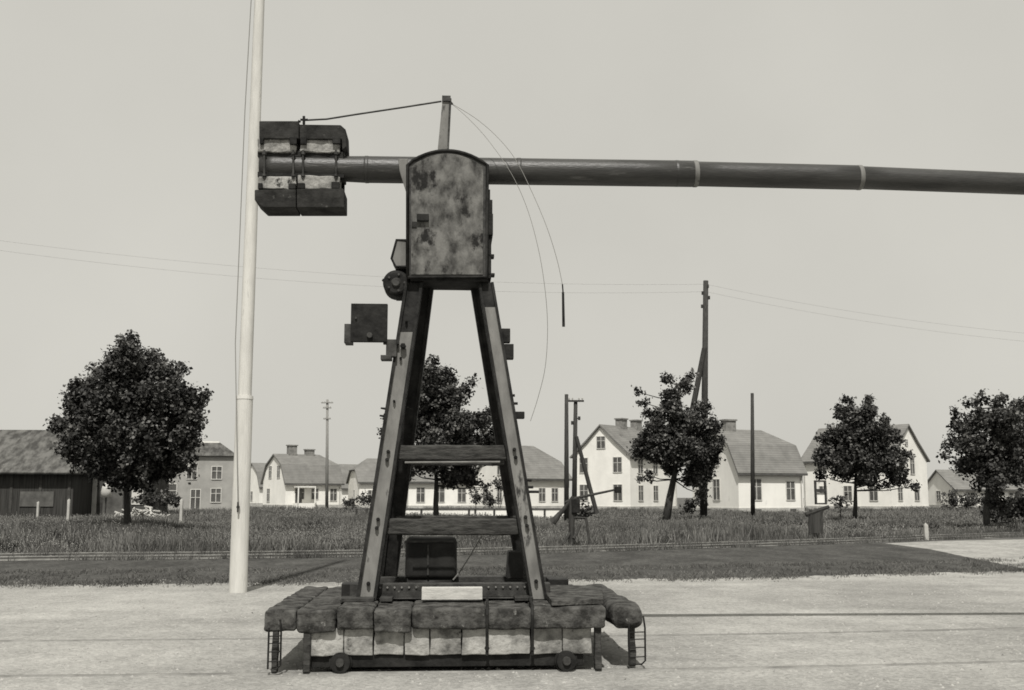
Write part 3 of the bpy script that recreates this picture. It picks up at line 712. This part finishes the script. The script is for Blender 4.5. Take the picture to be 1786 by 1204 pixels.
# D: between the crane legs and the pair of poles
house(base(889, 118), R(33), 7.4, 7.9, 3.7, 7.3, 'white house with plain grey roof right behind the right crane leg', GH, 1, 'gable', (0.0, 2.3), chim=((.25, .7),),
      fwin=((4.2, 1.1, .8, 1.4), (5.9, 1.1, .8, 1.4)), gwin=((2.0, 4.0, .9, 1.4), (2.0, 1.0, .9, 1.7), (5.0, 1.0, .9, 1.7)))
# low building between the legs, under the tree
house(base(712, 125), R(15), 6, 8.4, 3.4, 5.4, 'low white building under the tree between the crane legs', GH, 1, 'gable', (0.0, 0.0), chim=(), fwin=((1.4, 1.0, .9, 1.6), (3.6, 1.0, 1.1, 1.8), (6.2, 1.0, .9, 1.6)), gwin=((3, 1.2, .8, 1.3),))
# E: two storeys, gable to us
house(base(1100, 112), R(52), 7.0, 9.5, 5.9, 9.1, 'tall two storey white house with front gable, right of the pair of poles', GH, 1, 'gable', (0.0, 0.0), chim=((.42, .7), (.74, .7)),
      fwin=((2.0, 1.2, .9, 1.5), (2.0, 4.0, .9, 1.4), (5.0, 1.2, .9, 1.5), (5.0, 4.0, .9, 1.4)), gwin=((1.5, 1.2, 1.0, 1.6), (1.5, 4.1, 1.0, 1.5), (5.7, 1.2, 1.0, 1.6), (5.7, 4.1, 1.0, 1.5), (3.5, 6.6, 1.0, 1.2)), cell=(('f', 2), ('g', 2), ('g', 5)))
# F: the gambrel house with the pole in front
house(base(1289, 96), R(24), 7.2, 7.0, 4.0, 7.7, 'white house with bell shaped grey roof behind the plain pole, right of the leaning tree', GH, 1, 'gambrel', (0.0, 1.7), 'plaster2', chim=((.24, .75),),
      fwin=((1.9, 1.3, 1.0, 1.8), (5.6, 1.3, .9, 1.6)), gwin=((3.3, 4.4, 1.0, 1.6), (3.3, 1.3, 1.0, 1.8), (5.7, 1.3, .9, 1.6)), cell=(('f', 2), ('f', 5.8), ('g', 2), ('g', 4.4)))
# G: gable facing right
house(base(1545, 112), R(38), .1, .1, .1, .2, 'x', None) if False else None
g = P(1556, 890, 114)
def mirror_corner(): return (g.x, g.y, 0)
house(mirror_corner(), R(-48), 7.8, 10.5, 5.6, 9.3, 'tall white house with gable to the right behind the round tree', GH, -1, 'gable', (0.0, 0.0), chim=((.5, .7),),
      fwin=((-2.0, 1.2, .9, 1.5), (-5.0, 1.2, .9, 1.5), (-8.0, 1.2, .9, 1.5), (-2.0, 4.0, .9, 1.3), (-5.0, 4.0, .9, 1.3), (-8, 4, .9, 1.3)), gwin=((1.8, 1.2, .9, 1.3), (5.3, 1.2, 1.0, 1.8), (1.8, 3.9, .9, 1.3), (4.6, 4.0, .9, 1.8), (3.6, 7.0, .5, .6)), cell=(('g', 2), ('g', 5.4), ('f', -4)))
house(base(1668, 135), R(12), 7, 12, 2.6, 5.0, 'low pale cottage at the far right between the last two trees', GH, 1, 'gable', (0.0, 0.0), chim=((.5, .6),), fwin=((2, 1, 1.1, 1.1), (5, 1, 1.1, 1.1), (8, 1, 1.1, 1.1)), gwin=((3.5, 1, .9, 1.3),))

# barn, dark shed, grey factory on the left
def barn():
    c = P(130, 890, 74); root = empty('barn', (c.x, c.y, 0), R(4), 'long dark barn with weathered grey roof at the far left', 'barn')
    mb = MB(); Lx = 16; W = 9; ze = 3.4; zr = 6.3
    mb.prism([(-Lx, 0), (-.15, 0), (-.15, ze), (-Lx, ze)], 0, W); 
    mb.build('wall', M['barn_wall'], root)
    g = MB(); g.add([(-.14, 0, ze), (-.14, W, ze), (-.14, W/2, zr - .1)], [(0, 1, 2)]); g.build('gable_wall', M['barn_wall'], root)
    r = MB(); r.add([(-Lx - .5, -.7, ze - .25), (.3, -.7, ze - .25), (-1.0, W/2, zr), (-Lx - .5, W/2, zr), (.3, W + .7, ze - .25), (-Lx - .5, W + .7, ze - .25)], [(0, 1, 2, 3), (3, 2, 4, 5), (1, 4, 2)])
    ro = r.build('roof', M['barn_roof'], root); s = ro.modifiers.new('solid', 'SOLIDIFY'); s.thickness = .12; s.offset = -1
    w = MB(); w.box(-3.6, -1.4, -.06, -.01, .9, 1.9); w.build('hatch', M['glass'], root)
    w = MB(); w.box(-8.6, -6.4, -.06, -.01, .9, 1.9); w.build('hatch', M['glass'], root)
    for k in range(9): w = MB(); x = -Lx + 1.9 * k + .3; w.box(x, x + .18, -.05, -.008, .1, ze - .4); w.build('batten', M['shed'], root)
barn()
def shed():
    c = P(134, 890, 78); root = empty('shed', (c.x, c.y, 0), R(2), 'low dark brick shed behind the trunk of the large left tree', 'shed')
    mb = MB(); mb.box(0, 5.0, 0, 5, 0, 3.6); mb.build('wall', M['shed'], root)
    r = MB(); r.box(-.15, 5.2, -.3, 5.2, 3.605, 3.78); r.build('roof', M['barn_roof'], root)
    w = MB(); w.box(1.05, 1.35, -.12, -.01, .0, 3.4); w.build('downpipe', M['plinth'], root)
    d = MB(); d.box(1.8, 3.2, -.05, -.01, 0, 2.6); d.build('door', M['glass'], root)
    f = MB(); f.box(3.8, 4.6, -.05, -.01, 1, 2.2); f.build('window', M['frame'], root)
shed()
hh = P(186, 848, 74); mb = MB()
mb.tube([(0,0,0),(0,0,1.55)], .05, 8)
dm = empty('lamp_post', (hh.x, hh.y, 0), 0, 'small post with pale domed hood in front of the dark shed', 'lamp post')
mb.build('post', M['pole'], dm); mb = MB(); mb.tube([(0,0,1.5),(0,0,1.9),(0,0,2.25),(0,0,2.42),(0,0,2.5)], [.32,.34,.28,.16,.02], 18); mb.build('hood', M['plinth'], dm, smooth=True)
def factory():
    c = P(298, 890, 100); root = empty('factory', (c.x, c.y, 0), R(14), 'grey two storey flat topped building between large left tree and flagpole', 'building')
    W_ = 6.3
    mb = MB(); mb.box(-2, W_ - .8, 0, 8, 0, 5.3); mb.build('wall', M['factory'], root)
    r = MB(); r.add([(-2.3, -.3, 5.305), (W_ - .5, -.3, 5.305), (W_ - .5, 8.3, 5.305), (-2.3, 8.3, 5.305), (-1, 2.0, 6.6), (W_ - 2.2, 2.0, 6.6), (W_ - 2.2, 6, 6.6), (-1, 6, 6.6)],
                    [(0,3,2,1),(4,5,6,7),(0,1,5,4),(1,2,6,5),(2,3,7,6),(3,0,4,7)]); ro = r.build('roof', M['barn_roof'], root)
    q = MB(); q.box(1.2, 4.0, 2.2, 5.5, 6.605, 6.75); q.build('skylight', M['plaster'], ro)
    for x, z, w, h in ((3.9, 3.2, .85, 1.1), (3.9, 1.1, .85, 1.2), (2.1, .3, .8, 1.9), (1.7, 3.2, .85, 1.1), (-.3, 1.1, 1.4, 1.6)): window(root, x, z, w, h, 'f')
factory()

# low whitewashed fence wall with dark capping
def low_wall():
    a = P(618, 906, 76); b = P(990, 906, 76); root = empty('low_wall', ((a.x + b.x)/2, 76, 0), 0, 'long low whitewashed wall with dark capping behind the crane legs', 'wall')
    w = (b.x - a.x) / 2; mb = MB(); mb.box(-w + 2, w, 0, .2, 0, .66); mb.build('boards', M['plaster'], root)
    mb = MB(); mb.box(-w, w, -.04, .24, .665, .76); mb.build('capping', M['trim'], root)
    for u in (622, 640, 700, 735, 818, 829, 862, 905, 950): mb = MB(); x = P(u, 900, 76).x - root.location.x; mb.box(x - .07, x + .07, -.1, -.045, 0, .72); mb.build('post', M['pole'], root)
low_wall()

# ------------------------------------------------------------------ poles and wires
def pole(u0, vb, u1, vt, Y, r, m, label, arms=(), brace=None, knobs=(), group='wooden line poles'):
    b = P(u0, vb, Y); t = P(u1, vt, Y); root = empty('utility_pole', (b.x, b.y, 0), 0, label, 'pole', group)
    H = t.z; dx = t.x - b.x
    mb = MB(); mb.tube([(0,0,-.1), (dx*.5,0,H*.5), (dx,0,H)], [r*1.15, r, r*.8], 12); mb.build('shaft', m, root, smooth=True)
    for (v, w) in arms:
        z = P(u1, v, Y).z; x = dx * z / H
        a = MB(); a.box(x - w/2, x + w/2, -.05 - r, .05 - r, z - .05, z + .05); a.build('crossarm', m, root)
        for s in (-.8, -.4, .4, .8):
            i = MB(); i.tube([(x + s*w/2, -r, z + .05), (x + s*w/2, -r, z + .15), (x + s*w/2, -r, z + .2)], [.03, .045, .02], 8); i.build('insulator', M['plinth'], root)
    for (u, v) in knobs:
        p = P(u, v, Y); i = MB(); i.tube([(dx * p.z / H, -.02, p.z - .02), (p.x - b.x, -.1, p.z)], .03, 8); i.tube([(p.x - b.x, -.1, p.z - .1), (p.x - b.x, -.1, p.z + .1)], .07, 8); i.build('insulator', m, root)
    if brace:
        (ua, va, ub, vb2) = brace; p = P(ua, va, Y); q = P(ub, vb2, Y)
        i = MB(); i.tube([(p.x - b.x, -.12, p.z), (q.x - b.x, -.35, max(q.z, 0))], [r*.8, r*.95], 10); i.build('brace', m, root)
    return root
pole(570, 892, 571, 697, 118, .16, M['pole_hazed'], 'thin haze-paled telegraph pole beside the small white house', arms=((703, 1.3), (712, .9), (731, .8)), knobs=((573, 711),))
pole(988, 900, 988, 688, 58, .12, M['pole'], 'straight dark pole without crossarm, left one of the close pair', knobs=())
pole(1001, 900, 1004, 699, 60, .13, M['pole'], 'pole with crossarm and slanting brace, right one of the close pair', arms=((700, .9),), knobs=((1010, 730), (998, 738)), brace=(1005, 762, 1040, 896))
pole(1227, 913, 1231, 490, 64, .19, M['pole'], 'tallest pole with short brace rising out of the leaning tree', knobs=((1234, 500), (1225, 512), (1236, 520), (1224, 535)), brace=(1228, 608, 1190, 800))
pole(1313, 906, 1312, 686, 70, .13, M['pole'], 'plain pole standing in front of the bell roofed house')
def wire(name, pts3, r, label, m='wire_far'):
    c = Vector(pts3[0]); mb = MB(); n = 24; out = []
    A, B, sag = Vector(pts3[0]), Vector(pts3[1]), pts3[2]
    for k in range(n + 1):
        t = k / n; p = A.lerp(B, t); p.z -= sag * 4 * t * (1 - t); out.append(p - c)
    mb.tube(out, r, 5); o = mb.build(name, M[m], smooth=True); o.location = c; tag(o, label, 'wire', 'overhead line wires'); return o
PT = P(1231, 496, 64)
LP = P(-160, 398, 56)
wire('overhead_wire', (LP, PT, .9), .0055, 'upper thin wire crossing the sky behind the crane', 'wire_far')
wire('overhead_wire', (LP - Vector((0, 0, .5)), PT - Vector((0, 0, .45)), 1.0), .0055, 'lower thin wire crossing the sky behind the crane')
wire('overhead_wire', (PT, P(2100, 600, 62), .7), .0055, 'upper thin wire running right from the tallest pole')
wire('overhead_wire', (PT - Vector((0, 0, .45)), P(2100, 615, 62), .7), .0055, 'lower thin wire running right from the tallest pole')

# ------------------------------------------------------------------ trackside gear
def lever_gear():
    b = G(997, 957); root = empty('barrier_gear', b, 0, 'dark trackside barrier with long raised arm and tripod legs, right of the crane', 'barrier')
    Y = b.y
    def q(u, v, dy=0): p = P(u, v, Y + dy); return p - Vector(b)
    mb = MB(); mb.tube([q(997, 958), q(997, 900), q(996, 872)], [.10, .09, .07], 10); mb.build('post', M['pole'], root)
    mb = MB(); mb.tube([q(986, 877), q(1000, 870), q(1080, 853)], [.05, .045, .03], 8); mb.build('arm', M['pole'], root)
    mb = MB(); mb.rbox(q(1072,853).x, q(1084,853).x, -.06, .06, q(0,860).z, q(0,849).z, .02); mb.build('arm_weight', M['dark_iron'], root)
    mb = MB(); mb.tube([q(1000, 866), q(982, 890), q(963, 912)], [.05, .06, .11], 8); mb.build('counter_arm', M['barn_wall'], root)
    for pts in ([(998, 903), (1022, 904), (1030, 956)], [(1012, 915), (1006, 930), (1000, 940)], [(997, 925), (985, 945), (968, 960)]):
        mb = MB(); mb.tube([q(u, v, -.15 * i) for i, (u, v) in enumerate(pts)], .045, 8); mb.build('strut', M['pole'], root)
    mb = MB(); mb.rbox(q(990, 0).x, q(1004, 0).x, -.14, .14, q(0, 895).z, q(0, 870).z, .03, jit=.01); mb.build('gear_box', M['dark_iron'], root)
lever_gear()
def switch_stand():
    b = G(1422, 943); root = empty('signal_stand', b, 0, 'dark trackside stand with slanted board and small framed box left of the round tree', 'signal stand')
    Y = b.y
    def q(u, v, dy=0): p = P(u, v, Y + dy); return p - Vector(b)
    for u in (1413, 1431): mb = MB(); mb.tube([q(u, 943), q(u + 1, 890)], .07, 8); mb.build('leg', M['pole'], root)
    mb = MB(); a, c = q(1406, 898), q(1438, 889)
    mb.tube([q(1405, 898), q(1446, 884)], [.09, .06], 8); mb.build('slanted_board', M['pole'], root)
    mb = MB(); a, c = q(1412, 930), q(1434, 892); mb.box(a.x, c.x, -.05, .05, a.z, c.z); mb.build('back_board', M['barn_wall'], root)
    mb = MB(); a, c = q(1422, 880), q(1440, 838)
    mb.box(a.x, a.x + .05, -.08, .08, a.z, c.z); mb.box(c.x - .05, c.x, -.08, .08, a.z, c.z); mb.box(a.x + .05, c.x - .05, -.08, .08, c.z - .06, c.z); mb.box(a.x + .05, c.x - .05, -.08, .08, a.z, a.z + .05)
    mz = (a.z + c.z) / 2; mb.box(a.x + .05, c.x - .05, -.06, .06, mz, mz + .12); mb.build('box_frame', M['iron'], root)
    mb = MB(); mb.box(a.x + .06, c.x - .06, 0, .03, a.z + .06, mz - .01); mb.build('box_pane', M['plaster'], root)
switch_stand()
for i, (u, vb, vt, lab) in enumerate(((315, 912, 872, 'white stake standing in the grass left of the flagpole'), (118, 908, 872, 'pale stub post in the grass in front of the barn'), (1616, 935, 915, 'short pale marker post in the grass at right'), (65, 900, 876, 'grey stub post in front of the barn near the left edge'))):
    b = G(u, vb + 8); t = P(u, vt, b.y); mb = MB(); mb.rbox(-.07, .07, -.07, .07, 0, t.z, .02, (1,1,4), .008, 6); mb.tube([(0,0,t.z-.01),(0,0,t.z+.05)], [.05,.02], 8)
    o = mb.build('marker_post', M['plinth'], smooth=True); o.location = b; tag(o, lab, 'post', 'short posts in the grass')
# heap of pale boards and brush behind the big tree
rnd = random.Random(12)
hp_ = P(243, 890, 66); mb = MB()
for k in range(46):
    x = rnd.uniform(-1.3, 1.3); y = rnd.uniform(-.8, .8); z = rnd.uniform(.05, 1.0) * (1 - abs(x) / 2.2); a = rnd.uniform(0, 3.14); l = rnd.uniform(.25, .6); t = rnd.uniform(-.7, .7)
    d = Vector((math.cos(a), math.sin(a) * .6, t)) * l; mb.tube([Vector((x, y, z)) - d, Vector((x, y, z)) + d], rnd.uniform(.03, .06), 5)
o = mb.build('board_heap', M['plinth']); o.location = (hp_.x, 66, 0.1); tag(o, 'heap of pale boards and sticks behind the big tree trunk', 'heap')

# ------------------------------------------------------------------ trees
def leaves(centres, radii, n_tw, n_lf, size, rs, tw_r):
    V = []; MI_ = []
    for (c, r) in zip(centres, radii):
        k = max(3, int(n_tw * (r / .6) ** 2))
        d = rs.normal(size=(k, 3)); d /= np.linalg.norm(d, axis=1)[:, None]
        tw = c + d * (r * rs.rand(k, 1) ** .5) * np.array([1, 1, .92])
        for t in tw:
            nl = int(n_lf * rs.uniform(.5, 1.4))
            p = t + rs.normal(size=(nl, 3)) * tw_r * rs.uniform(.6, 1.2)
            nrm = rs.normal(size=(nl, 3)) + np.array([0, -.2, .9]); nrm /= np.linalg.norm(nrm, axis=1)[:, None]
            a = np.cross(nrm, rs.normal(size=(nl, 3))); a /= np.linalg.norm(a, axis=1)[:, None]; b = np.cross(nrm, a)
            s = size * rs.uniform(.4, 1.5, (nl, 1))
            q = np.stack([p - a*s*.5, p + b*s*.42 + a*s*.05, p + a*s*.62, p - b*s*.42 + a*s*.05], 1)
            V.append(q.reshape(-1, 3))
            base_m = rs.choice([0, 0, 1, 1, 2], 1)[0]
            mi = np.where(rs.rand(nl) < .7, base_m, rs.randint(0, 3, nl)); MI_.append(mi)
    return np.concatenate(V), np.concatenate(MI_)
def tree(name, u, vb, Y, clumps, label, seed, trunk, n_tw=16, n_lf=26, size=.15, depth=.9, trunk_r=.13):
    rs = np.random.RandomState(seed); bx_ = P(u, vb, Y).x; root = empty(name, (bx_, Y, 0), 0, label, 'tree', 'young street trees in a row behind the track')
    us = [c[0] for c in clumps]; umin, umax = min(us), max(us); cu = (umin + umax) / 2; hw = max(1, (umax - umin) / 2)
    k = P(1, 1, Y); ppm = F_PX / Y
    cs = []; rr = []
    for (cu_, cv_, cr) in clumps:
        t = min(1, abs(cu_ - cu) / hw); dmax = depth * hw / ppm * math.sqrt(max(0.05, 1 - t * t)); cr = cr * .95
        reps = 1 if cr < 16 else 2 if cr < 28 else 3
        for q in range(reps):
            dy = rs.uniform(-dmax, dmax) if reps > 1 else rs.uniform(-.3, .3) * dmax
            if q == 0 and reps > 1: dy = -abs(dy) * .9
            Yd = Y + dy; p = P(cu_, cv_, Yd); cs.append(np.array([p.x - bx_, dy, p.z])); rr.append(cr / (F_PX / Yd))
    V, mi = leaves(cs, rr, n_tw, n_lf, size, rs, .13)
    np_mesh('crown', V, 4, [M['leaf_a'], M['leaf_b'], M['leaf_c']], mi, root)
    tp = [P(a, b, Y) - Vector((bx_, Y, 0)) for a, b in trunk]
    mb = MB(); n = len(tp); mb.tube([Vector((p.x, 0, p.z if i else -.1)) for i, p in enumerate(tp)], [trunk_r * (1.25 - 1.0 * i / (n - 1)) for i in range(n)], 10)
    top_ = len(tp)
    for c, r in list(zip(cs, rr)):
        c = Vector(c); 
        # limb leaves the trunk lower than the clump it carries
        zt = max(tp[2].z - .2, min(tp[-1].z, c.z - .22 * abs(c.x) - .1)); i = 0
        while i < n - 2 and tp[i + 1].z < zt: i += 1
        f = (zt - tp[i].z) / max(.01, tp[i+1].z - tp[i].z); s = tp[i].lerp(tp[i+1], min(1, max(0, f))); s.y = 0
        m = s.lerp(c, .5) + Vector((0, 0, -.12)); mb.tube([s, m, c, c + Vector((0, 0, r * .5))], [.045, .03, .018, .006], 6)
    mb.build('trunk', M['bark'], root, smooth=True)
    return root
T1 = [(225,592,13),(222,610,20),(212,640,36),(180,662,30),(252,645,38),(292,655,26),(318,645,10),(150,690,34),(200,700,52),(258,700,48),(305,698,36),(340,712,20),(362,688,9),(350,700,10),(108,742,20),(92,742,9),(140,735,30),(150,760,40),(200,760,50),(260,760,50),(310,755,38),(335,735,22),(120,778,22),(140,800,22),(175,800,36),(230,805,42),(280,800,40),(322,792,20),(332,818,11),(250,832,26),(212,830,24),(188,664,20),(135,700,20),(215,670,40),(300,815,22)]
tree('maple_tree', 222, 935, 42, T1, 'largest tree, wide dark rounded crown, standing left of the flagpole', 1, [(225,935),(222,900),(221,860),(218,820),(216,740),(222,640)], n_tw=26, n_lf=40, size=.12, trunk_r=.13)
T2 = [(757,630,10),(745,650,22),(772,662,24),(735,695,36),(780,698,34),(812,682,14),(824,668,7),(700,735,26),(745,745,42),(797,742,32),(842,735,20),(858,718,10),(862,745,10),(676,732,8),(668,750,7),(760,790,42),(808,782,36),(848,775,24),(868,766,9),(860,800,12),(720,800,26),(790,828,24),(828,836,16),(846,850,8),(812,822,18),(712,822,15),(685,788,14),(880,802,7)]
tree('maple_tree', 762, 910, 55, T2, 'dark tree seen between the two crane legs', 2, [(762,915),(760,880),(761,840),(758,780),(755,650)], n_tw=26, n_lf=32, size=.14, trunk_r=.13)
T3 = [(1205,760,24),(1180,760,26),(1215,735,18),(1150,765,20),(1225,790,20),(1180,690,12),(1150,725,12),(1245,800,12),(1228,835,14),(1160,705,10),(1112,684,6),(1120,702,9),(1130,722,11),(1163,662,10),(1170,690,16),(1195,672,15),(1203,655,7),(1145,745,20),(1190,735,26),(1172,715,18),(1225,712,15),(1238,745,20),(1118,788,17),(1150,785,28),(1195,785,32),(1240,780,22),(1258,765,9),(1237,818,15),(1210,835,18),(1222,862,9),(1170,818,16),(1128,828,9),(1112,775,9),(1115,835,5),(1135,760,18),(1215,800,24)]
tree('maple_tree', 1160, 917, 60, T3, 'leaning tree with ragged upright crown beside the tallest pole', 3, [(1160,917),(1168,870),(1176,830),(1182,780),(1186,670)], n_tw=34, n_lf=34, size=.135, trunk_r=.20)
T4 = [(1480,698,10),(1515,698,10),(1462,712,7),(1474,722,18),(1513,722,18),(1542,732,9),(1452,762,20),(1490,758,32),(1530,757,26),(1562,762,14),(1430,768,8),(1440,798,22),(1482,800,32),(1522,800,32),(1560,800,24),(1583,795,8),(1430,828,9),(1584,842,7),(1562,828,18),(1512,832,20),(1468,828,16),(1542,848,8),(1596,848,4),(1500,730,18)]
tree('maple_tree', 1490, 912, 62, T4, 'dense round dark tree in front of the right gabled house', 4, [(1490,913),(1492,880),(1492,850),(1494,800),(1492,720)], n_tw=30, n_lf=34, size=.14, trunk_r=.12)
T5 = [(1712,696,13),(1688,705,10),(1742,700,16),(1665,718,8),(1676,745,18),(1712,738,26),(1752,738,30),(1662,772,14),(1700,782,30),(1745,785,34),(1650,795,9),(1685,812,20),(1730,818,30),(1770,820,28),(1782,770,28),(1703,842,13),(1740,848,20),(1775,712,18),(1800,800,26),(1800,740,20),(1725,875,14),(1745,880,16)]
tree('maple_tree', 1722, 925, 50, T5, 'dark tree cut by the right edge of the picture', 5, [(1722,930),(1720,890),(1724,850),(1735,800),(1740,710)], n_tw=26, n_lf=34, size=.13, trunk_r=.14)
# shrubs
def shrub(u, v, Y, r, label, seed, spread=((0,0),)):
    rs = np.random.RandomState(seed); p = P(u, v, Y); root = empty('shrub', (p.x, Y, 0), 0, label, 'shrub', 'garden shrubs near the houses')
    cs = [np.array([dx, rs.uniform(-.3,.3), max(.25, p.z + dz)]) for dx, dz in spread]
    V, mi = leaves(cs, [r] * len(cs), 16, 26, .15, rs, .14); np_mesh('foliage', V, 4, [M['leaf_a'], M['leaf_b'], M['leaf_c']], mi, root)
    mb = MB()
    for c in cs: mb.tube([(0,0,-.05), (c[0]*.5, c[1]*.5, c[2]*.5), tuple(c)], [.04,.03,.015], 6)
    mb.build('stem', M['bark'], root)
shrub(1464, 878, 60, .42, 'small dark bush left of the round tree trunk', 21)
shrub(1775, 885, 56, .9, 'dark bush at the foot of the rightmost tree', 22, ((0,0),(-1.0,-.3),(.8,.2)))
shrub(660, 868, 100, .7, 'low pale bush behind the left crane leg', 23, ((0,0),(-1.3,-.2),(-2.6,-.5)))
shrub(830, 868, 90, .7, 'loose bush beside the low wall between the crane legs', 24, ((0,0),(1.2,-.2)))
shrub(1200, 885, 72, .5, 'bush behind the leaning tree trunk', 25, ((0,0),(.7,.3)))
shrub(1660, 872, 105, 1.1, 'bush at the right corner of the right gabled house', 26, ((0,0),(1.6,-.3),(3.2,0)))
shrub(1020, 893, 62, .45, 'low bush at the foot of the pole brace', 27, ((0,0),(-.7,-.2)))
shrub(255, 862, 72, .8, 'bush in front of the dark shed right of the tree trunk', 28, ((0,-.3),(1.5,-.2)))
shrub(870, 845, 112, .8, 'small tree-like bush at the gable of the house behind the right leg', 29, ((0,0),(.9,.4)))

# ------------------------------------------------------------------ tall grass and weeds (stuff)
def grass():
    rs = np.random.RandomState(11); V = []; MIX = []
    tp = smooth_path(TRK, 80); tx = np.array([p.x for p in tp]); ty = np.array([p.y for p in tp])
    n = 125000
    Y = 27 + 95 * rs.rand(n) ** 1.55; X = (rs.rand(n) - .5) * 1.12 * Y
    edge = np.interp(X, tx, ty) + 2.3
    keep = Y > edge + rs.rand(n) * .6
    # plants crowd into patches
    pat = np.array([noise.noise(Vector((x * .35, y * .22, 0))) for x, y in zip(X, Y)])
    pat2 = np.array([noise.noise(Vector((x * .09 + 9, y * .07, 3))) for x, y in zip(X, Y)])
    keep &= (pat + rs.rand(n) * .8) > -.12
    X, Y, pat, pat2 = X[keep], Y[keep], pat[keep], pat2[keep]; n = len(X)
    pat3 = np.array([noise.noise(Vector((x * 1.3, y * .9, 7))) for x, y in zip(X, Y)])
    h0 = .25 + .20 * np.clip(pat2 * 2, -1, 1) + .16 * pat + .24 * pat3
    nb = 6
    for b in range(nb):
        h = np.clip(h0, .08, .65) * rs.uniform(.55, 1.25, n); w = .005 + .00022 * Y; w = w * rs.uniform(.6, 1.8, n)
        bx = X + rs.normal(0, .09, n); by = Y + rs.normal(0, .09, n); a = rs.uniform(0, np.pi, n); dx, dy = np.cos(a) * w, np.sin(a) * w
        lx, ly = rs.normal(0, .11, n), rs.normal(0, .11, n)
        q = np.stack([np.stack([bx - dx, by - dy, np.zeros(n)], 1), np.stack([bx + dx, by + dy, np.zeros(n)], 1), np.stack([bx + lx + dx*.3, by + ly + dy*.3, h], 1), np.stack([bx + lx - dx*.3, by + ly - dy*.3, h], 1)], 1)
        V.append(q.reshape(-1, 3)); MIX.append(np.where(rs.rand(n) < .42 + 1.3 * pat3 + .9 * pat, 1, np.where(rs.rand(n) < .22, 2, 0)))
    # flower and seed heads
    m = n // 3; idx = rs.choice(n, m); h = np.clip(h0[idx], .2, .6) * rs.uniform(.9, 1.35, m); s = .012 + .00035 * Y[idx]
    bx = X[idx]; by = Y[idx]
    q = np.stack([np.stack([bx - s, by, h], 1), np.stack([bx, by - s, h + s*.6], 1), np.stack([bx + s, by, h], 1), np.stack([bx, by + s, h + s], 1)], 1)
    V.append(q.reshape(-1, 3)); MIX.append(np.where(rs.rand(m) < .55, 2, 1))
    for path, m, hh, off in ((YARD, 9000, .05, .0), ([(1500, 950), (1535, 949), (1620, 960), (1700, 977), (1830, 1005)], 5000, .07, 0), (YARD, 3000, .05, 1.4), (YARD, 3000, .05, 3.2), (TRK, 5200, .12, -.25), (TRK, 5000, .13, .75), (TRK, 6000, .2, 1.9)):
        ep = smooth_path(path, 60); ex = np.array([p.x for p in ep]); ey = np.array([p.y for p in ep])
        X = rs.uniform(max(-22, ex.min()), min(30, ex.max()), m); clump = np.array([noise.noise(Vector((x * 1.1, off * 5, 2))) for x in X]); k = clump + rs.rand(m) * .6 > .22; X = X[k]; m = len(X)
        Y = np.interp(X, ex, ey) + off + rs.normal(0, .09 if off < 1 and path is not YARD else .35, m)
        for b in range(3):
            h = hh * rs.uniform(.4, 1.5, m); w = .006 * rs.uniform(.6, 1.8, m); a = rs.uniform(0, np.pi, m); dx, dy = np.cos(a) * w, np.sin(a) * w; lx = rs.normal(0, .04, m)
            bx = X + rs.normal(0, .05, m); by = Y + rs.normal(0, .05, m)
            q = np.stack([np.stack([bx - dx, by - dy, np.zeros(m)], 1), np.stack([bx + dx, by + dy, np.zeros(m)], 1), np.stack([bx + lx + dx*.3, by + dy*.3, h], 1), np.stack([bx + lx - dx*.3, by - dy*.3, h], 1)], 1)
            V.append(q.reshape(-1, 3)); MIX.append(rs.randint(0, 2, m))
    V = np.concatenate(V); MIX = np.concatenate(MIX)
    o = np_mesh('tall_grass', V, 4, [M['g1'], M['g2'], M['g3']], MIX)
    tag(o, 'tall ragged grass and weeds between the track and the houses', 'grass', kind='stuff')
grass()
